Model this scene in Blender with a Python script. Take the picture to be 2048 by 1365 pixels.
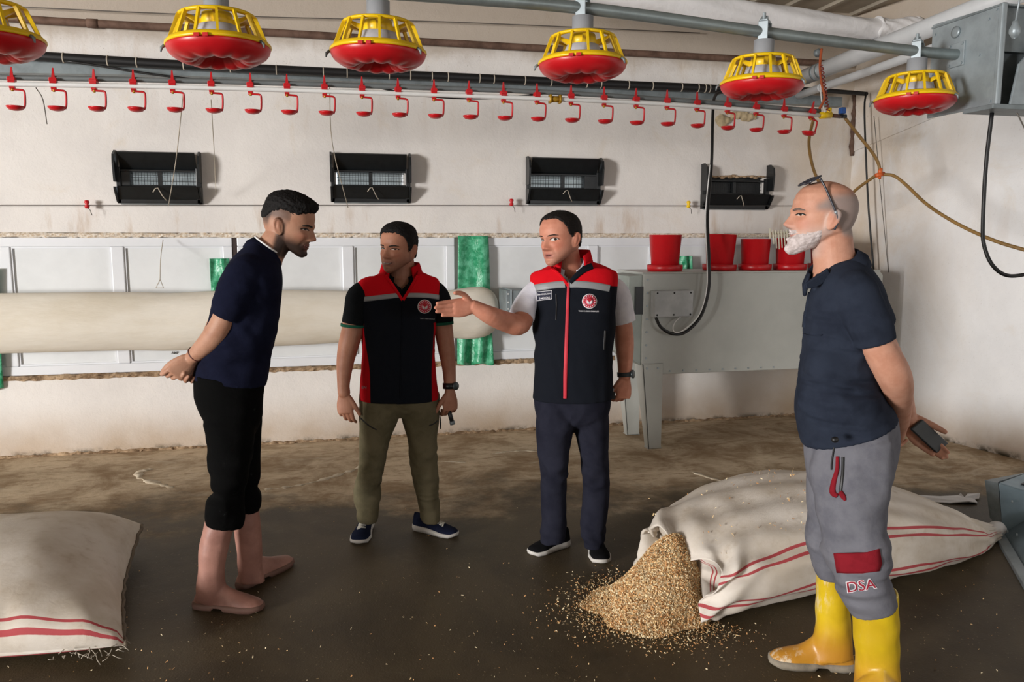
import bpy, bmesh, math, random
import numpy as np
from mathutils import Vector, Matrix
from mathutils.bvhtree import BVHTree

random.seed(7); RNG = np.random.default_rng(7)
SC = bpy.context.scene
COL = SC.collection
for _o in list(bpy.data.objects): bpy.data.objects.remove(_o)

# ------------------------------------------------------------------ camera
F_PX, CX, CY, CAM_H = 1600.0, 1024.0, 682.5, 1.55
PITCH = math.atan(207 / F_PX); YAW = math.radians(12.7)
FW = np.array([math.sin(YAW) * math.cos(PITCH), math.cos(YAW) * math.cos(PITCH), -math.sin(PITCH)])
RT = np.array([math.cos(YAW), -math.sin(YAW), 0.0]); UP = np.cross(RT, FW)
CAM = np.array([0.0, 0.0, CAM_H])
cam_d = bpy.data.cameras.new('camera'); cam_d.sensor_width = 36.0; cam_d.lens = F_PX / 2048 * 36.0
cam_d.clip_start = 0.05; cam_d.clip_end = 200
cam = bpy.data.objects.new('camera', cam_d); COL.objects.link(cam)
cam.location = CAM; cam.rotation_euler = (math.pi / 2 - PITCH, 0, -YAW)
SC.camera = cam
SC.view_settings.view_transform = 'Standard'; SC.view_settings.look = 'None'
SC.view_settings.exposure = 0.0; SC.view_settings.gamma = 1.0
SC.view_settings.use_curve_mapping = False

# ------------------------------------------------------------------ light
world = bpy.data.worlds.new('overcast_sky'); SC.world = world; world.use_nodes = True
bg = world.node_tree.nodes['Background']; bg.inputs[0].default_value = (0.86, 0.93, 1.0, 1); bg.inputs[1].default_value = 2.2

def area_light(name, loc, aim, w, h, power, color=(1, 1, 1), spread=math.pi):
    d = bpy.data.lights.new(name, 'AREA'); d.shape = 'RECTANGLE'; d.size = w; d.size_y = h
    d.energy = power; d.color = color; d.spread = spread
    o = bpy.data.objects.new(name, d); COL.objects.link(o); o.location = loc
    v = Vector(aim) - Vector(loc); o.rotation_euler = v.to_track_quat('-Z', 'Y').to_euler()
    return o
# daylight entering through the wide open door in the left wall (outside the frame)
DOOR_Y0, DOOR_Y1, DOOR_Z1 = -5.9, -2.5, 3.2
area_light('door_daylight', (-12.4, -4.2, 1.65), (1.0, 4.2, 1.6), 2.3, 2.9, 2350, (1.0, 0.98, 0.96))

# weak fill lamp, added in front of the solid wall behind the camera, right
area_light('window_daylight', (4.2, -7.9, 1.9), (2.2, 3.0, 1.2), 2.0, 1.2, 150, (0.97, 0.98, 1.0))
# ------------------------------------------------------------------ pixel rays used while laying out
def ray(px, py): return FW + RT * ((px - CX) / F_PX) + UP * ((CY - py) / F_PX)
def onz(px, py, z=0.0): r = ray(px, py); return CAM + r * ((z - CAM_H) / r[2])
def ony(px, py, Y): r = ray(px, py); return CAM + r * (Y / r[1])
def onx(px, py, X): r = ray(px, py); return CAM + r * (X / r[0])
def ond(px, py, d): return CAM + ray(px, py) * d
def proj(p):
    v = np.asarray(p) - CAM; d = v @ FW
    return CX + F_PX * (v @ RT) / d, CY - F_PX * (v @ UP) / d, d
def nz(v): v = np.asarray(v, float); return v / (np.linalg.norm(v) + 1e-12)

# ------------------------------------------------------------------ materials
def lin(c):
    r = []
    for v in c[:3]:
        v = v / 255.0; r.append(v / 12.92 if v <= 0.04045 else ((v + 0.055) / 1.055) ** 2.4)
    return (*r, 1.0)
class NT:
    def __init__(s, name):
        s.m = bpy.data.materials.new(name); s.m.use_nodes = True; s.t = s.m.node_tree; s.n = s.t.nodes
        s.b = s.n['Principled BSDF']; s.tc = None
    def node(s, typ, **kw):
        n = s.n.new(typ)
        for k, v in kw.items(): setattr(n, k, v)
        return n
    def link(s, a, b): s.t.links.new(a, b)
    def coord(s):
        if s.tc is None: s.tc = s.node('ShaderNodeTexCoord')
        return s.tc.outputs['Object']
    def pos(s):
        g = s.node('ShaderNodeNewGeometry'); return g.outputs['Position']
    def mapping(s, scale, vec=None):
        m = s.node('ShaderNodeMapping'); m.inputs['Scale'].default_value = scale
        s.link(vec or s.coord(), m.inputs['Vector']); return m.outputs[0]
    def noise(s, scale, detail=4, rough=.55, vec=None, dist=0):
        n = s.node('ShaderNodeTexNoise'); n.inputs['Scale'].default_value = scale; n.inputs['Detail'].default_value = detail
        n.inputs['Roughness'].default_value = rough; n.inputs['Distortion'].default_value = dist
        s.link(vec or s.coord(), n.inputs['Vector']); return n.outputs['Fac']
    def ramp(s, fac, lo, hi, a=0.0, b=1.0):
        n = s.node('ShaderNodeMapRange'); n.interpolation_type = 'SMOOTHSTEP'
        n.inputs['From Min'].default_value = lo; n.inputs['From Max'].default_value = hi
        n.inputs['To Min'].default_value = a; n.inputs['To Max'].default_value = b
        s.link(fac, n.inputs['Value']); return n.outputs[0]
    def mix(s, fac, a, b):
        n = s.node('ShaderNodeMix', data_type='RGBA')
        for i, v in ((0, fac), (6, a), (7, b)):
            if isinstance(v, (tuple, list)): n.inputs[i].default_value = v
            elif isinstance(v, (int, float)): n.inputs[i].default_value = v
            else: s.link(v, n.inputs[i])
        return n.outputs[2]
    def math(s, op, a, b=None):
        n = s.node('ShaderNodeMath', operation=op)
        for i, v in ((0, a), (1, b)):
            if v is None: continue
            if isinstance(v, (int, float)): n.inputs[i].default_value = v
            else: s.link(v, n.inputs[i])
        return n.outputs[0]
    def attr(s, name):
        n = s.node('ShaderNodeAttribute'); n.attribute_name = name; return n.outputs['Fac']
    def sep(s, vec):
        n = s.node('ShaderNodeSeparateXYZ'); s.link(vec, n.inputs[0]); return n.outputs
    def bump(s, h, strength=.3, dist=.01):
        n = s.node('ShaderNodeBump'); n.inputs['Strength'].default_value = strength; n.inputs['Distance'].default_value = dist
        s.link(h, n.inputs['Height']); s.link(n.outputs[0], s.b.inputs['Normal']); return n
    def color(s, c):
        if isinstance(c, tuple): s.b.inputs['Base Color'].default_value = c
        else: s.link(c, s.b.inputs['Base Color'])
    def set(s, rough=.6, metal=0.0, spec=.5):
        s.b.inputs['Roughness'].default_value = rough; s.b.inputs['Metallic'].default_value = metal
        s.b.inputs['Specular IOR Level'].default_value = spec

def M(name, c, rough=.6, metal=0.0, var=.12, vscale=6.0, bump=0.0, bscale=60.0, bdist=.004, c2=None, spec=.5, stretch=None):
    t = NT(name); t.set(rough, metal, spec); a = lin(c)
    b = lin(c2) if c2 else tuple(v * (1 - var * 2) for v in a[:3]) + (1,)
    vec = t.mapping(stretch) if stretch else None
    f = t.ramp(t.noise(vscale, 5, .6, vec), .35, .7)
    t.color(t.mix(f, a, b))
    if bump: t.bump(t.noise(bscale, 3, .6, vec), bump, bdist)
    return t.m
def MCLOTH(name, c, c2=None, rough=.95, weave=900.0, fold=.35):
    t = NT(name); t.set(rough, 0, .08); a = lin(c); b = lin(c2) if c2 else tuple(v * .8 for v in a[:3]) + (1,)
    t.color(t.mix(t.ramp(t.noise(9, 5, .65), .4, .7), a, b))
    h = t.math('ADD', t.math('MULTIPLY', t.noise(weave, 1), .15), t.noise(26, 3, .6, None, .6))
    t.bump(h, fold, .006)
    return t.m

# ------------------------------------------------------------------ objects
WORLD = {}
def wloc(o): return WORLD.get(o.name, np.zeros(3)) if o is not None else np.zeros(3)
def tag(o, label=None, cat=None, group=None, kind=None):
    if label: o['label'] = label
    if cat: o['category'] = cat
    if group: o['group'] = group
    if kind: o['kind'] = kind
    return o
def empty(name, loc, label=None, cat=None, group=None, kind=None):
    o = bpy.data.objects.new(name, None); COL.objects.link(o); o.location = loc; o.empty_display_size = .1
    WORLD[o.name] = np.array(loc, float)
    return tag(o, label, cat, group, kind)
def mobj(name, verts, faces, mat, parent=None, smooth=True, origin=None, attrs=None, local=False):
    """one mesh object; verts in world space (or local space of the parent with local=True)"""
    v = np.asarray(verts, float).reshape(-1, 3)
    base = wloc(parent)
    if local: org = np.zeros(3) if origin is None else np.array(origin, float); loc = org; v = v - org; w = base + org
    else:
        if origin is None: org = base if parent is not None else np.array([*(v.min(0)[:2] + v.max(0)[:2]) / 2, v[:, 2].min()])
        else: org = np.array(origin, float)
        loc = org - base; v = v - org; w = org
    me = bpy.data.meshes.new(name); me.from_pydata(v.tolist(), [], faces)
    if smooth: me.shade_smooth()
    mats = mat if isinstance(mat, (list, tuple)) else [mat]
    for m in mats: me.materials.append(m)
    for k, arr in (attrs or {}).items():
        a = me.attributes.new(k, 'FLOAT', 'POINT'); a.data.foreach_set('value', np.asarray(arr, np.float32))
    o = bpy.data.objects.new(name, me); COL.objects.link(o); o.parent = parent; o.location = loc
    WORLD[o.name] = w
    return o
def dup(o, loc=None, parent=None, label=None):
    c = o.copy(); COL.objects.link(c)
    if parent is not None: c.parent = parent
    if loc is not None: c.location = loc
    if label: c['label'] = label
    WORLD[c.name] = np.array(c.location, float)
    for ch in list(o.children):
        dup(ch, None, c)
    return c
def autosharp(o, ang=35):
    me = o.data; bm = bmesh.new(); bm.from_mesh(me)
    for e in bm.edges:
        if len(e.link_faces) == 2 and e.calc_face_angle(0) > math.radians(ang): e.smooth = False
    bm.to_mesh(me); bm.free(); return o
def bevel(o, w=.004, seg=2):
    m = o.modifiers.new('bevel', 'BEVEL'); m.width = w; m.segments = seg; m.limit_method = 'ANGLE'; m.angle_limit = math.radians(40)
    return o

class MB:
    def __init__(s): s.v = []; s.f = []; s.k = 0
    def add(s, v, f):
        v = np.asarray(v, float).reshape(-1, 3); s.v.append(v); k = s.k
        s.f.extend([[i + k for i in q] for q in f]); s.k += len(v); return s
    def V(s): return np.concatenate(s.v)
    def box(s, lo, hi):
        x0, y0, z0 = lo; x1, y1, z1 = hi
        return s.add([(x0,y0,z0),(x1,y0,z0),(x1,y1,z0),(x0,y1,z0),(x0,y0,z1),(x1,y0,z1),(x1,y1,z1),(x0,y1,z1)],
                     [(0,3,2,1),(4,5,6,7),(0,1,5,4),(1,2,6,5),(2,3,7,6),(3,0,4,7)])
    def hexa(s, p):   # 8 corner points: bottom 4 ccw, top 4 ccw
        return s.add(p, [(0,3,2,1),(4,5,6,7),(0,1,5,4),(1,2,6,5),(2,3,7,6),(3,0,4,7)])
    def prism(s, poly, d):   # polygon of 3d points extruded by vector d
        n = len(poly); p = np.asarray(poly, float); q = p + np.asarray(d, float)
        return s.add(np.concatenate([p, q]), [tuple(range(n))[::-1], tuple(range(n, 2 * n))] + [(i, (i + 1) % n, (i + 1) % n + n, i + n) for i in range(n)])
    def loft(s, rings, cap0=True, cap1=True, closed=True):
        R = np.asarray(rings, float); m, n = R.shape[:2]; f = []
        for i in range(m - 1):
            for j in range(n if closed else n - 1):
                a = i * n + j; b = i * n + (j + 1) % n; f.append((a, b, b + n, a + n))
        V = R.reshape(-1, 3)
        if cap0: V = np.vstack([V, R[0].mean(0)]); c = len(V) - 1; f += [(c, (j + 1) % n, j) for j in range(n)]
        if cap1: V = np.vstack([V, R[-1].mean(0)]); c = len(V) - 1; o = (m - 1) * n; f += [(c, o + j, o + (j + 1) % n) for j in range(n)]
        return s.add(V, f)
    def tube(s, path, r, n=10, caps=True):
        P = np.asarray(path, float); m = len(P); r = np.broadcast_to(np.asarray(r, float), (m,))
        T = np.gradient(P, axis=0); T = T / (np.linalg.norm(T, axis=1, keepdims=True) + 1e-12)
        u = np.cross(T[0], [0, 0, 1]); u = np.cross(T[0], [0, 1, 0]) if np.linalg.norm(u) < .1 else u; u = nz(u)
        th = np.arange(n) * 2 * math.pi / n; R = []
        for i in range(m):
            u = nz(u - T[i] * (u @ T[i])); w = np.cross(T[i], u)
            R.append(P[i] + r[i] * (np.outer(np.cos(th), u) + np.outer(np.sin(th), w)))
        return s.loft(R, caps, caps)
    def lathe(s, prof, c=(0, 0, 0), n=32, mod=None):
        th = np.arange(n) * 2 * math.pi / n; R = []
        for (r, z) in prof:
            zz = np.full(n, z); rr = np.full(n, r)
            if mod: rr, zz = mod(rr, zz, th)
            R.append(np.stack([c[0] + rr * np.cos(th), c[1] + rr * np.sin(th), c[2] + zz], 1))
        return s.loft(R, True, True)
    def sphere(s, c, r, n=12, m=8):
        r = np.broadcast_to(np.asarray(r, float), (3,)); R = []
        for i in range(1, m):
            a = math.pi * i / m; th = np.arange(n) * 2 * math.pi / n
            R.append(np.stack([c[0] + r[0] * math.sin(a) * np.cos(th), c[1] + r[1] * math.sin(a) * np.sin(th), np.full(n, c[2] - r[2] * math.cos(a))], 1))
        return s.loft(R)
    def chain(s, pts, n=12, sub=4, flat0=False, flat1=False):
        """capsule-ended tapered limb; pts rows (x,y,z,r)"""
        A = cr(np.asarray(pts, float), sub); P, r = A[:, :3], A[:, 3]
        P2, r2 = [P], [r]
        if not flat0:
            d = nz(P[0] - P[1]); P2.insert(0, np.array([P[0] + d * r[0] * k for k in (.95, .8, .45)])); r2.insert(0, r[0] * np.array([.25, .6, .9]))
        if not flat1:
            d = nz(P[-1] - P[-2]); P2.append(np.array([P[-1] + d * r[-1] * k for k in (.45, .8, .95)])); r2.append(r[-1] * np.array([.9, .6, .25]))
        return s.tube(np.concatenate(P2), np.concatenate(r2), n)
    def obj(s, name, mat, parent=None, **kw): return mobj(name, s.V(), s.f, mat, parent, **kw)

def cr(P, sub=4):
    """Catmull-Rom resampling of rows"""
    P = np.asarray(P, float); n = len(P)
    if n < 3:
        t = np.linspace(0, 1, sub + 1)[:, None]; return P[0] * (1 - t) + P[-1] * t
    Q = np.vstack([2 * P[0] - P[1], P, 2 * P[-1] - P[-2]]); out = []
    for i in range(1, n):
        p0, p1, p2, p3 = Q[i - 1], Q[i], Q[i + 1], Q[i + 2]
        for t in np.arange(sub) / sub:
            out.append(.5 * ((2 * p1) + (-p0 + p2) * t + (2 * p0 - 5 * p1 + 4 * p2 - p3) * t * t + (-p0 + 3 * p1 - 3 * p2 + p3) * t ** 3))
    out.append(P[-1]); return np.array(out)
def pxpath(pts, Y=None, sub=4):
    """pixel path to 3-D; rows (px,py) on plane y=Y or rows (px,py,Y)"""
    return cr([ony(p[0], p[1], p[2] if len(p) > 2 else Y) for p in pts], sub)

def sm(x, a, b):
    t = np.clip((np.asarray(x, float) - a) / (b - a), 0, 1); return t * t * (3 - 2 * t)
_wk = [(RNG.normal(size=3), RNG.uniform(0, 6.28)) for _ in range(40)]
def vnoise(P, scale, k0=0, n=6, stretch=(1, 1, 1)):
    """smooth pseudo noise from warped sines"""
    P = P * np.array(stretch) * scale; out = np.zeros(len(P))
    W = np.stack([np.sin(P @ _wk[(k0 + 7 + i) % 40][0] + _wk[(k0 + 7 + i) % 40][1]) for i in range(3)], 1) * .8
    Q = P + W
    for i in range(n):
        k, ph = _wk[(k0 + i) % 40]; out += np.sin(Q @ k * (1 + .35 * i) + ph) / (1 + .35 * i)
    return out / 2.5

def remesh(mb, voxel, smooth=2):
    me = bpy.data.meshes.new('t'); me.from_pydata(mb.V().tolist(), [], mb.f)
    o = bpy.data.objects.new('t', me); COL.objects.link(o)
    m = o.modifiers.new('r', 'REMESH'); m.mode = 'VOXEL'; m.voxel_size = voxel; m.use_smooth_shade = True
    if smooth: sm_ = o.modifiers.new('s', 'SMOOTH'); sm_.factor = .5; sm_.iterations = smooth
    dg = bpy.context.evaluated_depsgraph_get(); dg.update()
    ev = o.evaluated_get(dg).to_mesh()
    V = np.empty(len(ev.vertices) * 3, np.float32); ev.vertices.foreach_get('co', V)
    N = np.empty(len(ev.vertices) * 3, np.float32); ev.vertices.foreach_get('normal', N)
    n4 = len(ev.polygons); L = np.empty(len(ev.loops), np.int32); ev.loops.foreach_get('vertex_index', L)
    st = np.empty(n4, np.int32); ev.polygons.foreach_get('loop_start', st); tot = np.empty(n4, np.int32); ev.polygons.foreach_get('loop_total', tot)
    if (tot == 4).all(): Fc = L.reshape(-1, 4).tolist()
    else: Fc = [L[a:a + b].tolist() for a, b in zip(st, tot)]
    o.evaluated_get(dg).to_mesh_clear(); bpy.data.objects.remove(o); bpy.data.meshes.remove(me)
    return V.reshape(-1, 3).astype(float), Fc, N.reshape(-1, 3).astype(float)

def bvh_of(V, Fc): return BVHTree.FromPolygons([tuple(v) for v in V], Fc)
def cast_px(bvh):
    def c(px, py):
        r = nz(ray(px, py)); h = bvh.ray_cast(Vector(CAM), Vector(r))
        if h[0] is None: return None
        n = np.array(h[1]); n = n if n @ r < 0 else -n
        return np.array(h[0]), n
    return c
def cast_head(bvh, Mh):
    A = np.array(Mh)
    def c(x, z):
        o = A[:3, :3] @ np.array([x, 1.3, z]) + A[:3, 3]; d = nz(-A[:3, 1])
        h = bvh.ray_cast(Vector(o), Vector(d))
        if h[0] is None: return None
        n = np.array(h[1]); n = n if n @ d < 0 else -n
        return np.array(h[0]), n
    return c
def decal(name, cast, outline, mat, parent, h=.002, nr=4, dome=0.0, sub=3):
    """a thin patch that lies on the surface hit by cast(u, v) inside the outline"""
    O = np.asarray(outline, float)
    if sub > 1: O = np.concatenate([O[i] + (O[(i + 1) % len(O)] - O[i]) * np.linspace(0, 1, sub, endpoint=False)[:, None] for i in range(len(O))])
    c = O.mean(0); n = len(O); V = []; last = None
    def at(p, off):
        nonlocal last
        r = cast(*p)
        if r is None: r = last
        if r is None: return None
        last = r; return r[0] + r[1] * off
    q = at(c, h + dome)
    if q is None: return None
    V.append(q)
    for k in range(1, nr + 1):
        t = k / nr
        for p in O: V.append(at(c + (p - c) * t, h + dome * (1 - t * t)))
    for p in O: V.append(at(p, -h))
    f = [(0, 1 + j, 1 + (j + 1) % n) for j in range(n)]
    for k in range(nr):
        a = 1 + k * n; f += [(a + j, a + n + j, a + n + (j + 1) % n, a + (j + 1) % n) for j in range(n)]
    return mobj(name, V, f, mat, parent)
def strip(name, cast, path, w, mat, parent, h=.003, sub=6):
    """a ribbon laid on a surface along a path of (u, v); w = half width in the same units"""
    P = cr(np.asarray(path, float), sub); w = np.interp(np.linspace(0, 1, len(P)), np.linspace(0, 1, np.size(w)), np.atleast_1d(w))
    T = np.gradient(P, axis=0); T /= np.linalg.norm(T, axis=1, keepdims=True) + 1e-9; S = np.stack([-T[:, 1], T[:, 0]], 1)
    V = []; last = None
    for i in range(len(P)):
        for k, off in ((-1, -h), (-.95, h), (-.4, h * 1.3), (.4, h * 1.3), (.95, h), (1, -h)):
            r = cast(*(P[i] + S[i] * w[i] * k)); r = r or last
            if r is None: return None
            last = r; V.append(r[0] + r[1] * off)
    f = [(i * 6 + k, i * 6 + k + 1, (i + 1) * 6 + k + 1, (i + 1) * 6 + k) for i in range(len(P) - 1) for k in range(5)]
    return mobj(name, V, f, mat, parent)
def text_mesh(body, bold=False, off=None):
    cu = bpy.data.curves.new('t', 'FONT'); cu.body = body; cu.align_x = 'CENTER'; cu.align_y = 'CENTER'; cu.resolution_u = 3
    if bold or off is not None: cu.offset = .018 if off is None else off
    o = bpy.data.objects.new('t', cu); COL.objects.link(o)
    dg = bpy.context.evaluated_depsgraph_get(); dg.update(); me = bpy.data.meshes.new_from_object(o.evaluated_get(dg))
    bm = bmesh.new(); bm.from_mesh(me)
    for _ in range(3):
        le = [e for e in bm.edges if e.calc_length() > .14]
        if not le: break
        bmesh.ops.subdivide_edges(bm, edges=le, cuts=1); bmesh.ops.triangulate(bm, faces=bm.faces[:])
    bm.to_mesh(me); bm.free()
    V = np.array([v.co[:2] for v in me.vertices]); Fc = [list(p.vertices) for p in me.polygons]
    bpy.data.objects.remove(o); bpy.data.curves.remove(cu); bpy.data.meshes.remove(me)
    if len(V): V = V - (V.min(0) + V.max(0)) / 2
    return V, Fc
def text_on(name, cast, body, c, width, mat, parent, h=.0025, rot=0.0, height=None, bold=True, off=None):
    V, Fc = text_mesh(body, bold); s = width / max(1e-6, np.ptp(V[:, 0])); sy = s if height is None else height / max(1e-6, np.ptp(V[:, 1]))
    if off is not None: V, Fc = text_mesh(body, bold, off)
    a = math.radians(rot); out = []; last = None
    for (u, v) in V:
        x, y = u * s, -v * sy; p = (c[0] + x * math.cos(a) - y * math.sin(a), c[1] + x * math.sin(a) + y * math.cos(a))
        r = cast(*p) or last
        if r is None: r = cast(*c)
        last = r; out.append(r[0] + r[1] * h)
    return mobj(name, out, Fc, mat, parent, smooth=False)
# ================================================================== ROOM
W = 6.16                                   # back wall plane
def right_x(y): return 4.36 + (6.16 - y) * 0.2
CEIL = 3.40

def wall_material(name, base, drip=True):
    t = NT(name); t.set(.85, 0, .25); p = t.pos(); x, y, z = t.sep(p)
    big = t.ramp(t.noise(1.3, 5, .6, p), .35, .7)
    col = t.mix(big, lin(base), lin(tuple(int(v * .955) for v in base)))
    yel = t.ramp(t.noise(2.2, 6, .65, p, .6), .55, .78)
    col = t.mix(t.math('MULTIPLY', yel, t.ramp(z, 1.2, 2.6, .22, .5)), col, lin((208, 188, 158)))
    # rusty runs below the inlets, at the corner and under the eaves
    st = t.mapping((2.6, 2.6, .5), p); run = t.ramp(t.noise(2.2, 5, .65, st), .52, .72)
    band = t.math('MULTIPLY', run, t.math('ADD', t.math('MULTIPLY', t.ramp(z, 1.9, 1.62, 0, .5), t.ramp(z, 1.5, 1.56)), t.ramp(z, 2.2, 2.75, 0, .4)))
    if not drip: band = t.math('MULTIPLY', band, .25)
    col = t.mix(band, col, lin((176, 142, 104)))
    cs = t.math('MULTIPLY', t.ramp(t.math('SUBTRACT', x, t.math('MULTIPLY', t.math('SUBTRACT', 6.16, y), 1.0)), 3.1, 4.35), t.ramp(t.noise(1.6, 6, .65, t.mapping((1, 1, .6), p), .5), .32, .66))
    col = t.mix(t.math('MULTIPLY', cs, .55), col, lin((200, 172, 132)))
    foot = t.math('MULTIPLY', t.ramp(z, .42, .0), t.ramp(t.noise(1.8, 5, .6, p), .25, .75, .45, 1))
    col = t.mix(t.math('MULTIPLY', foot, .8), col, lin((168, 138, 100)))
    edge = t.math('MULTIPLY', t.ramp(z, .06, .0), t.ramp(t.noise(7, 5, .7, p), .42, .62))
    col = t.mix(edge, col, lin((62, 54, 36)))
    specks = t.math('MULTIPLY', t.ramp(t.noise(75, 3, .6, p), .64, .7), t.ramp(z, 2.3, 2.7, .12, .5))
    col = t.mix(specks, col, lin((122, 104, 84)))
    tan_tone = t.ramp(t.math('ADD', z, t.math('MULTIPLY', t.noise(3, 5, .7, p), .25)), 2.95, 3.12, 0, .85)  # tan dust tint towards the ceiling
    col = t.mix(tan_tone, col, lin((172, 158, 142)))
    t.color(col); t.bump(t.math('ADD', t.noise(9, 5, .6, p), t.math('MULTIPLY', t.noise(70, 3, .6, p), .35)), .35, .012)
    return t.m
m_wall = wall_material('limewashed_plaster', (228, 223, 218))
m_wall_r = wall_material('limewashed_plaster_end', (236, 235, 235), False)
def floor_material():
    t = NT('stained_concrete'); t.set(.8, 0, .3); p = t.pos(); x, y, z = t.sep(p)
    tan_tone = t.mix(t.ramp(t.noise(2.4, 7, .7, p, .5), .35, .68), lin((210, 191, 164)), lin((146, 122, 93)))
    tan_tone = t.mix(t.math('MULTIPLY', t.ramp(t.noise(6, 7, .75, t.mapping((1, 2.6, 1), p)), .48, .66), .7), tan_tone, lin((140, 112, 82)))
    pale = t.ramp(t.noise(1.7, 6, .65, t.mapping((1, 2.2, 1), p), .8), .56, .7)
    tan_tone = t.mix(t.math('MULTIPLY', pale, .4), tan_tone, lin((216, 204, 184)))
    front_tone = t.mix(t.ramp(t.noise(1.5, 6, .65, p, .5), .35, .7), lin((86, 74, 54)), lin((64, 54, 38)))
    front_tone = t.mix(t.math('MULTIPLY', t.ramp(t.noise(3.1, 6, .7, p, .8), .6, .78), .5), front_tone, lin((120, 112, 94)))
    front_tone = t.mix(t.math('MULTIPLY', t.ramp(t.noise(90, 2, .5, p), .68, .73), .5), front_tone, lin((170, 150, 118)))
    # the darker, smoother front of the floor ends along a ragged line
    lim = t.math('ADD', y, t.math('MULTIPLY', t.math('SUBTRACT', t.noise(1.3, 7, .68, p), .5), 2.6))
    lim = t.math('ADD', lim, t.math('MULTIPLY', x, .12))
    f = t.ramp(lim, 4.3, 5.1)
    t.color(t.mix(f, front_tone, tan_tone))
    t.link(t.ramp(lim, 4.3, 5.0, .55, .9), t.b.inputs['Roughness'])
    t.bump(t.math('ADD', t.noise(5, 6, .65, p), t.math('MULTIPLY', t.noise(120, 3, .6, p), .3)), .3, .012)
    return t.m
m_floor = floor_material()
m_ceil = M('dull_ceiling_sheet', (176, 166, 150), .8, 0, .15, 3, .1, 30)
m_pvc = M('white_pvc', (226, 228, 232), .35, 0, .03, 3)
m_pvc_pane = M('white_pvc_sheet', (223, 225, 226), .4, 0, .05, 2.5)
m_crumble = M('crumbling_plaster', (226, 217, 205), .95, 0, .2, 70, .6, 60, .006, c2=(186, 162, 132))
m_ledge = M('stained_ledge', (176, 150, 120), .95, 0, .2, 18, .8, 50, .01, c2=(112, 88, 64))
m_galv = M('galvanised_steel', (158, 168, 173), .42, .35, .12, 9, .05, 40)
m_galv_d = M('dull_galvanised_steel', (132, 141, 144), .5, .3, .15, 9)
m_black = M('black_plastic', (22, 25, 27), .38, 0, .2, 20)
m_cable = M('black_cable_rubber', (20, 20, 22), .5)
m_rust = M('rusty_steel', (116, 90, 76), .8, .2, .2, 12, .3, 60, .004, c2=(84, 62, 50))
m_white = M('white_plastic', (228, 228, 226), .4, 0, .04)
m_red = M('red_plastic', (196, 22, 30), .35, 0, .06, 5)
m_yellow = M('yellow_plastic', (238, 196, 14), .38, 0, .06, 5)
m_grey_pl = M('grey_plastic', (158, 160, 164), .4, 0, .06, 5)
m_grey_pipe = M('dark_grey_pipe', (118, 123, 124), .5, .2, .1, 6)
m_string = M('pale_string', (186, 176, 160), .9)
m_wire = M('steel_wire', (110, 104, 98), .6, .4)
m_brass = M('yellow_brass', (196, 150, 40), .4, .3)
m_hose = M('brown_rubber_hose', (146, 112, 62), .5, 0, .15, 8)

# floor
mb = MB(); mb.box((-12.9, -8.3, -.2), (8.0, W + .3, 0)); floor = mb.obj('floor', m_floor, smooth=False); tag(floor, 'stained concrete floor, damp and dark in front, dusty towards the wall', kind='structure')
# pale lime streaks dried on the concrete
m_lime = M('dried_lime', (206, 194, 174), .95, 0, .2, 30, c2=(176, 158, 132))
def floor_streak(pts, w):
    P = cr([onz(*p) for p in pts], 22); n = len(P); P[:, :2] += .012 * np.stack([vnoise(P, 9, 2), vnoise(P, 9, 8)], 1); T = np.gradient(P, axis=0); T /= np.linalg.norm(T, axis=1, keepdims=True)
    S = np.stack([-T[:, 1], T[:, 0], 0 * T[:, 0]], 1); ww = w * np.clip(.42 + .55 * vnoise(P, 30, 5) + .25 * vnoise(P, 80, 1) , .05, 1.2); ww[[0, -1]] *= .2
    V = np.concatenate([P + S * ww[:, None], P - S * ww[:, None]]); V[:, 2] = .0025
    V2 = V.copy(); V2[:, 2] = -.002; V = np.concatenate([V, V2]); N = 2 * n
    f = [(i, i + 1, n + i + 1, n + i) for i in range(n - 1)] + [(i, N + i, N + i + 1, i + 1) for i in range(n - 1)] + [(n + i, n + i + 1, N + n + i + 1, N + n + i) for i in range(n - 1)]
    mobj('lime_streak', V, f, m_lime, floor)
floor_streak([(300, 938), (276, 945), (284, 958), (318, 968), (345, 977)], .035)
floor_streak([(528, 980), (570, 976), (640, 962), (690, 946), (742, 928)], .04)
floor_streak([(985, 908), (1040, 902), (1090, 905)], .03)
floor_streak([(1385, 945), (1440, 962), (1500, 968), (1560, 975)], .03)
floor_streak([(820, 935), (870, 925), (930, 925)], .02)

# back wall: lower part, upper part with four inlet holes
INLETS = [(-1.162, 1.963, .56), (.307, 1.985, .585), (1.80, 1.985, .60), (3.275, 1.96, .60)]   # x centre, z centre, width
IH = .35
mb = MB(); x0, x1 = -12.6, 4.62
mb.box((x0, W, -.1), (x1, W + .26, .555))
mb.box((x0, W + .07, .5), (x1, W + .26, 1.62))
zt, zb = 2.12, 1.82
mb.box((3.015, W, 2.045), (3.535, W + .26, 2.12))
mb.box((x0, W, 1.585), (x1, W + .26, zb)); mb.box((x0, W, zt), (x1, W + .26, CEIL + .1))
xs = [x0] + [e for (c, z, w) in INLETS for e in (c - w / 2 + .04, c + w / 2 - .04)] + [x1]
for i in range(0, len(xs), 2): mb.box((xs[i], W, zb), (xs[i + 1], W + .26, zt))
tag(mb.obj('wall_back', m_wall, smooth=False), 'cream limewashed long wall with rusty stains', kind='structure')
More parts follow.
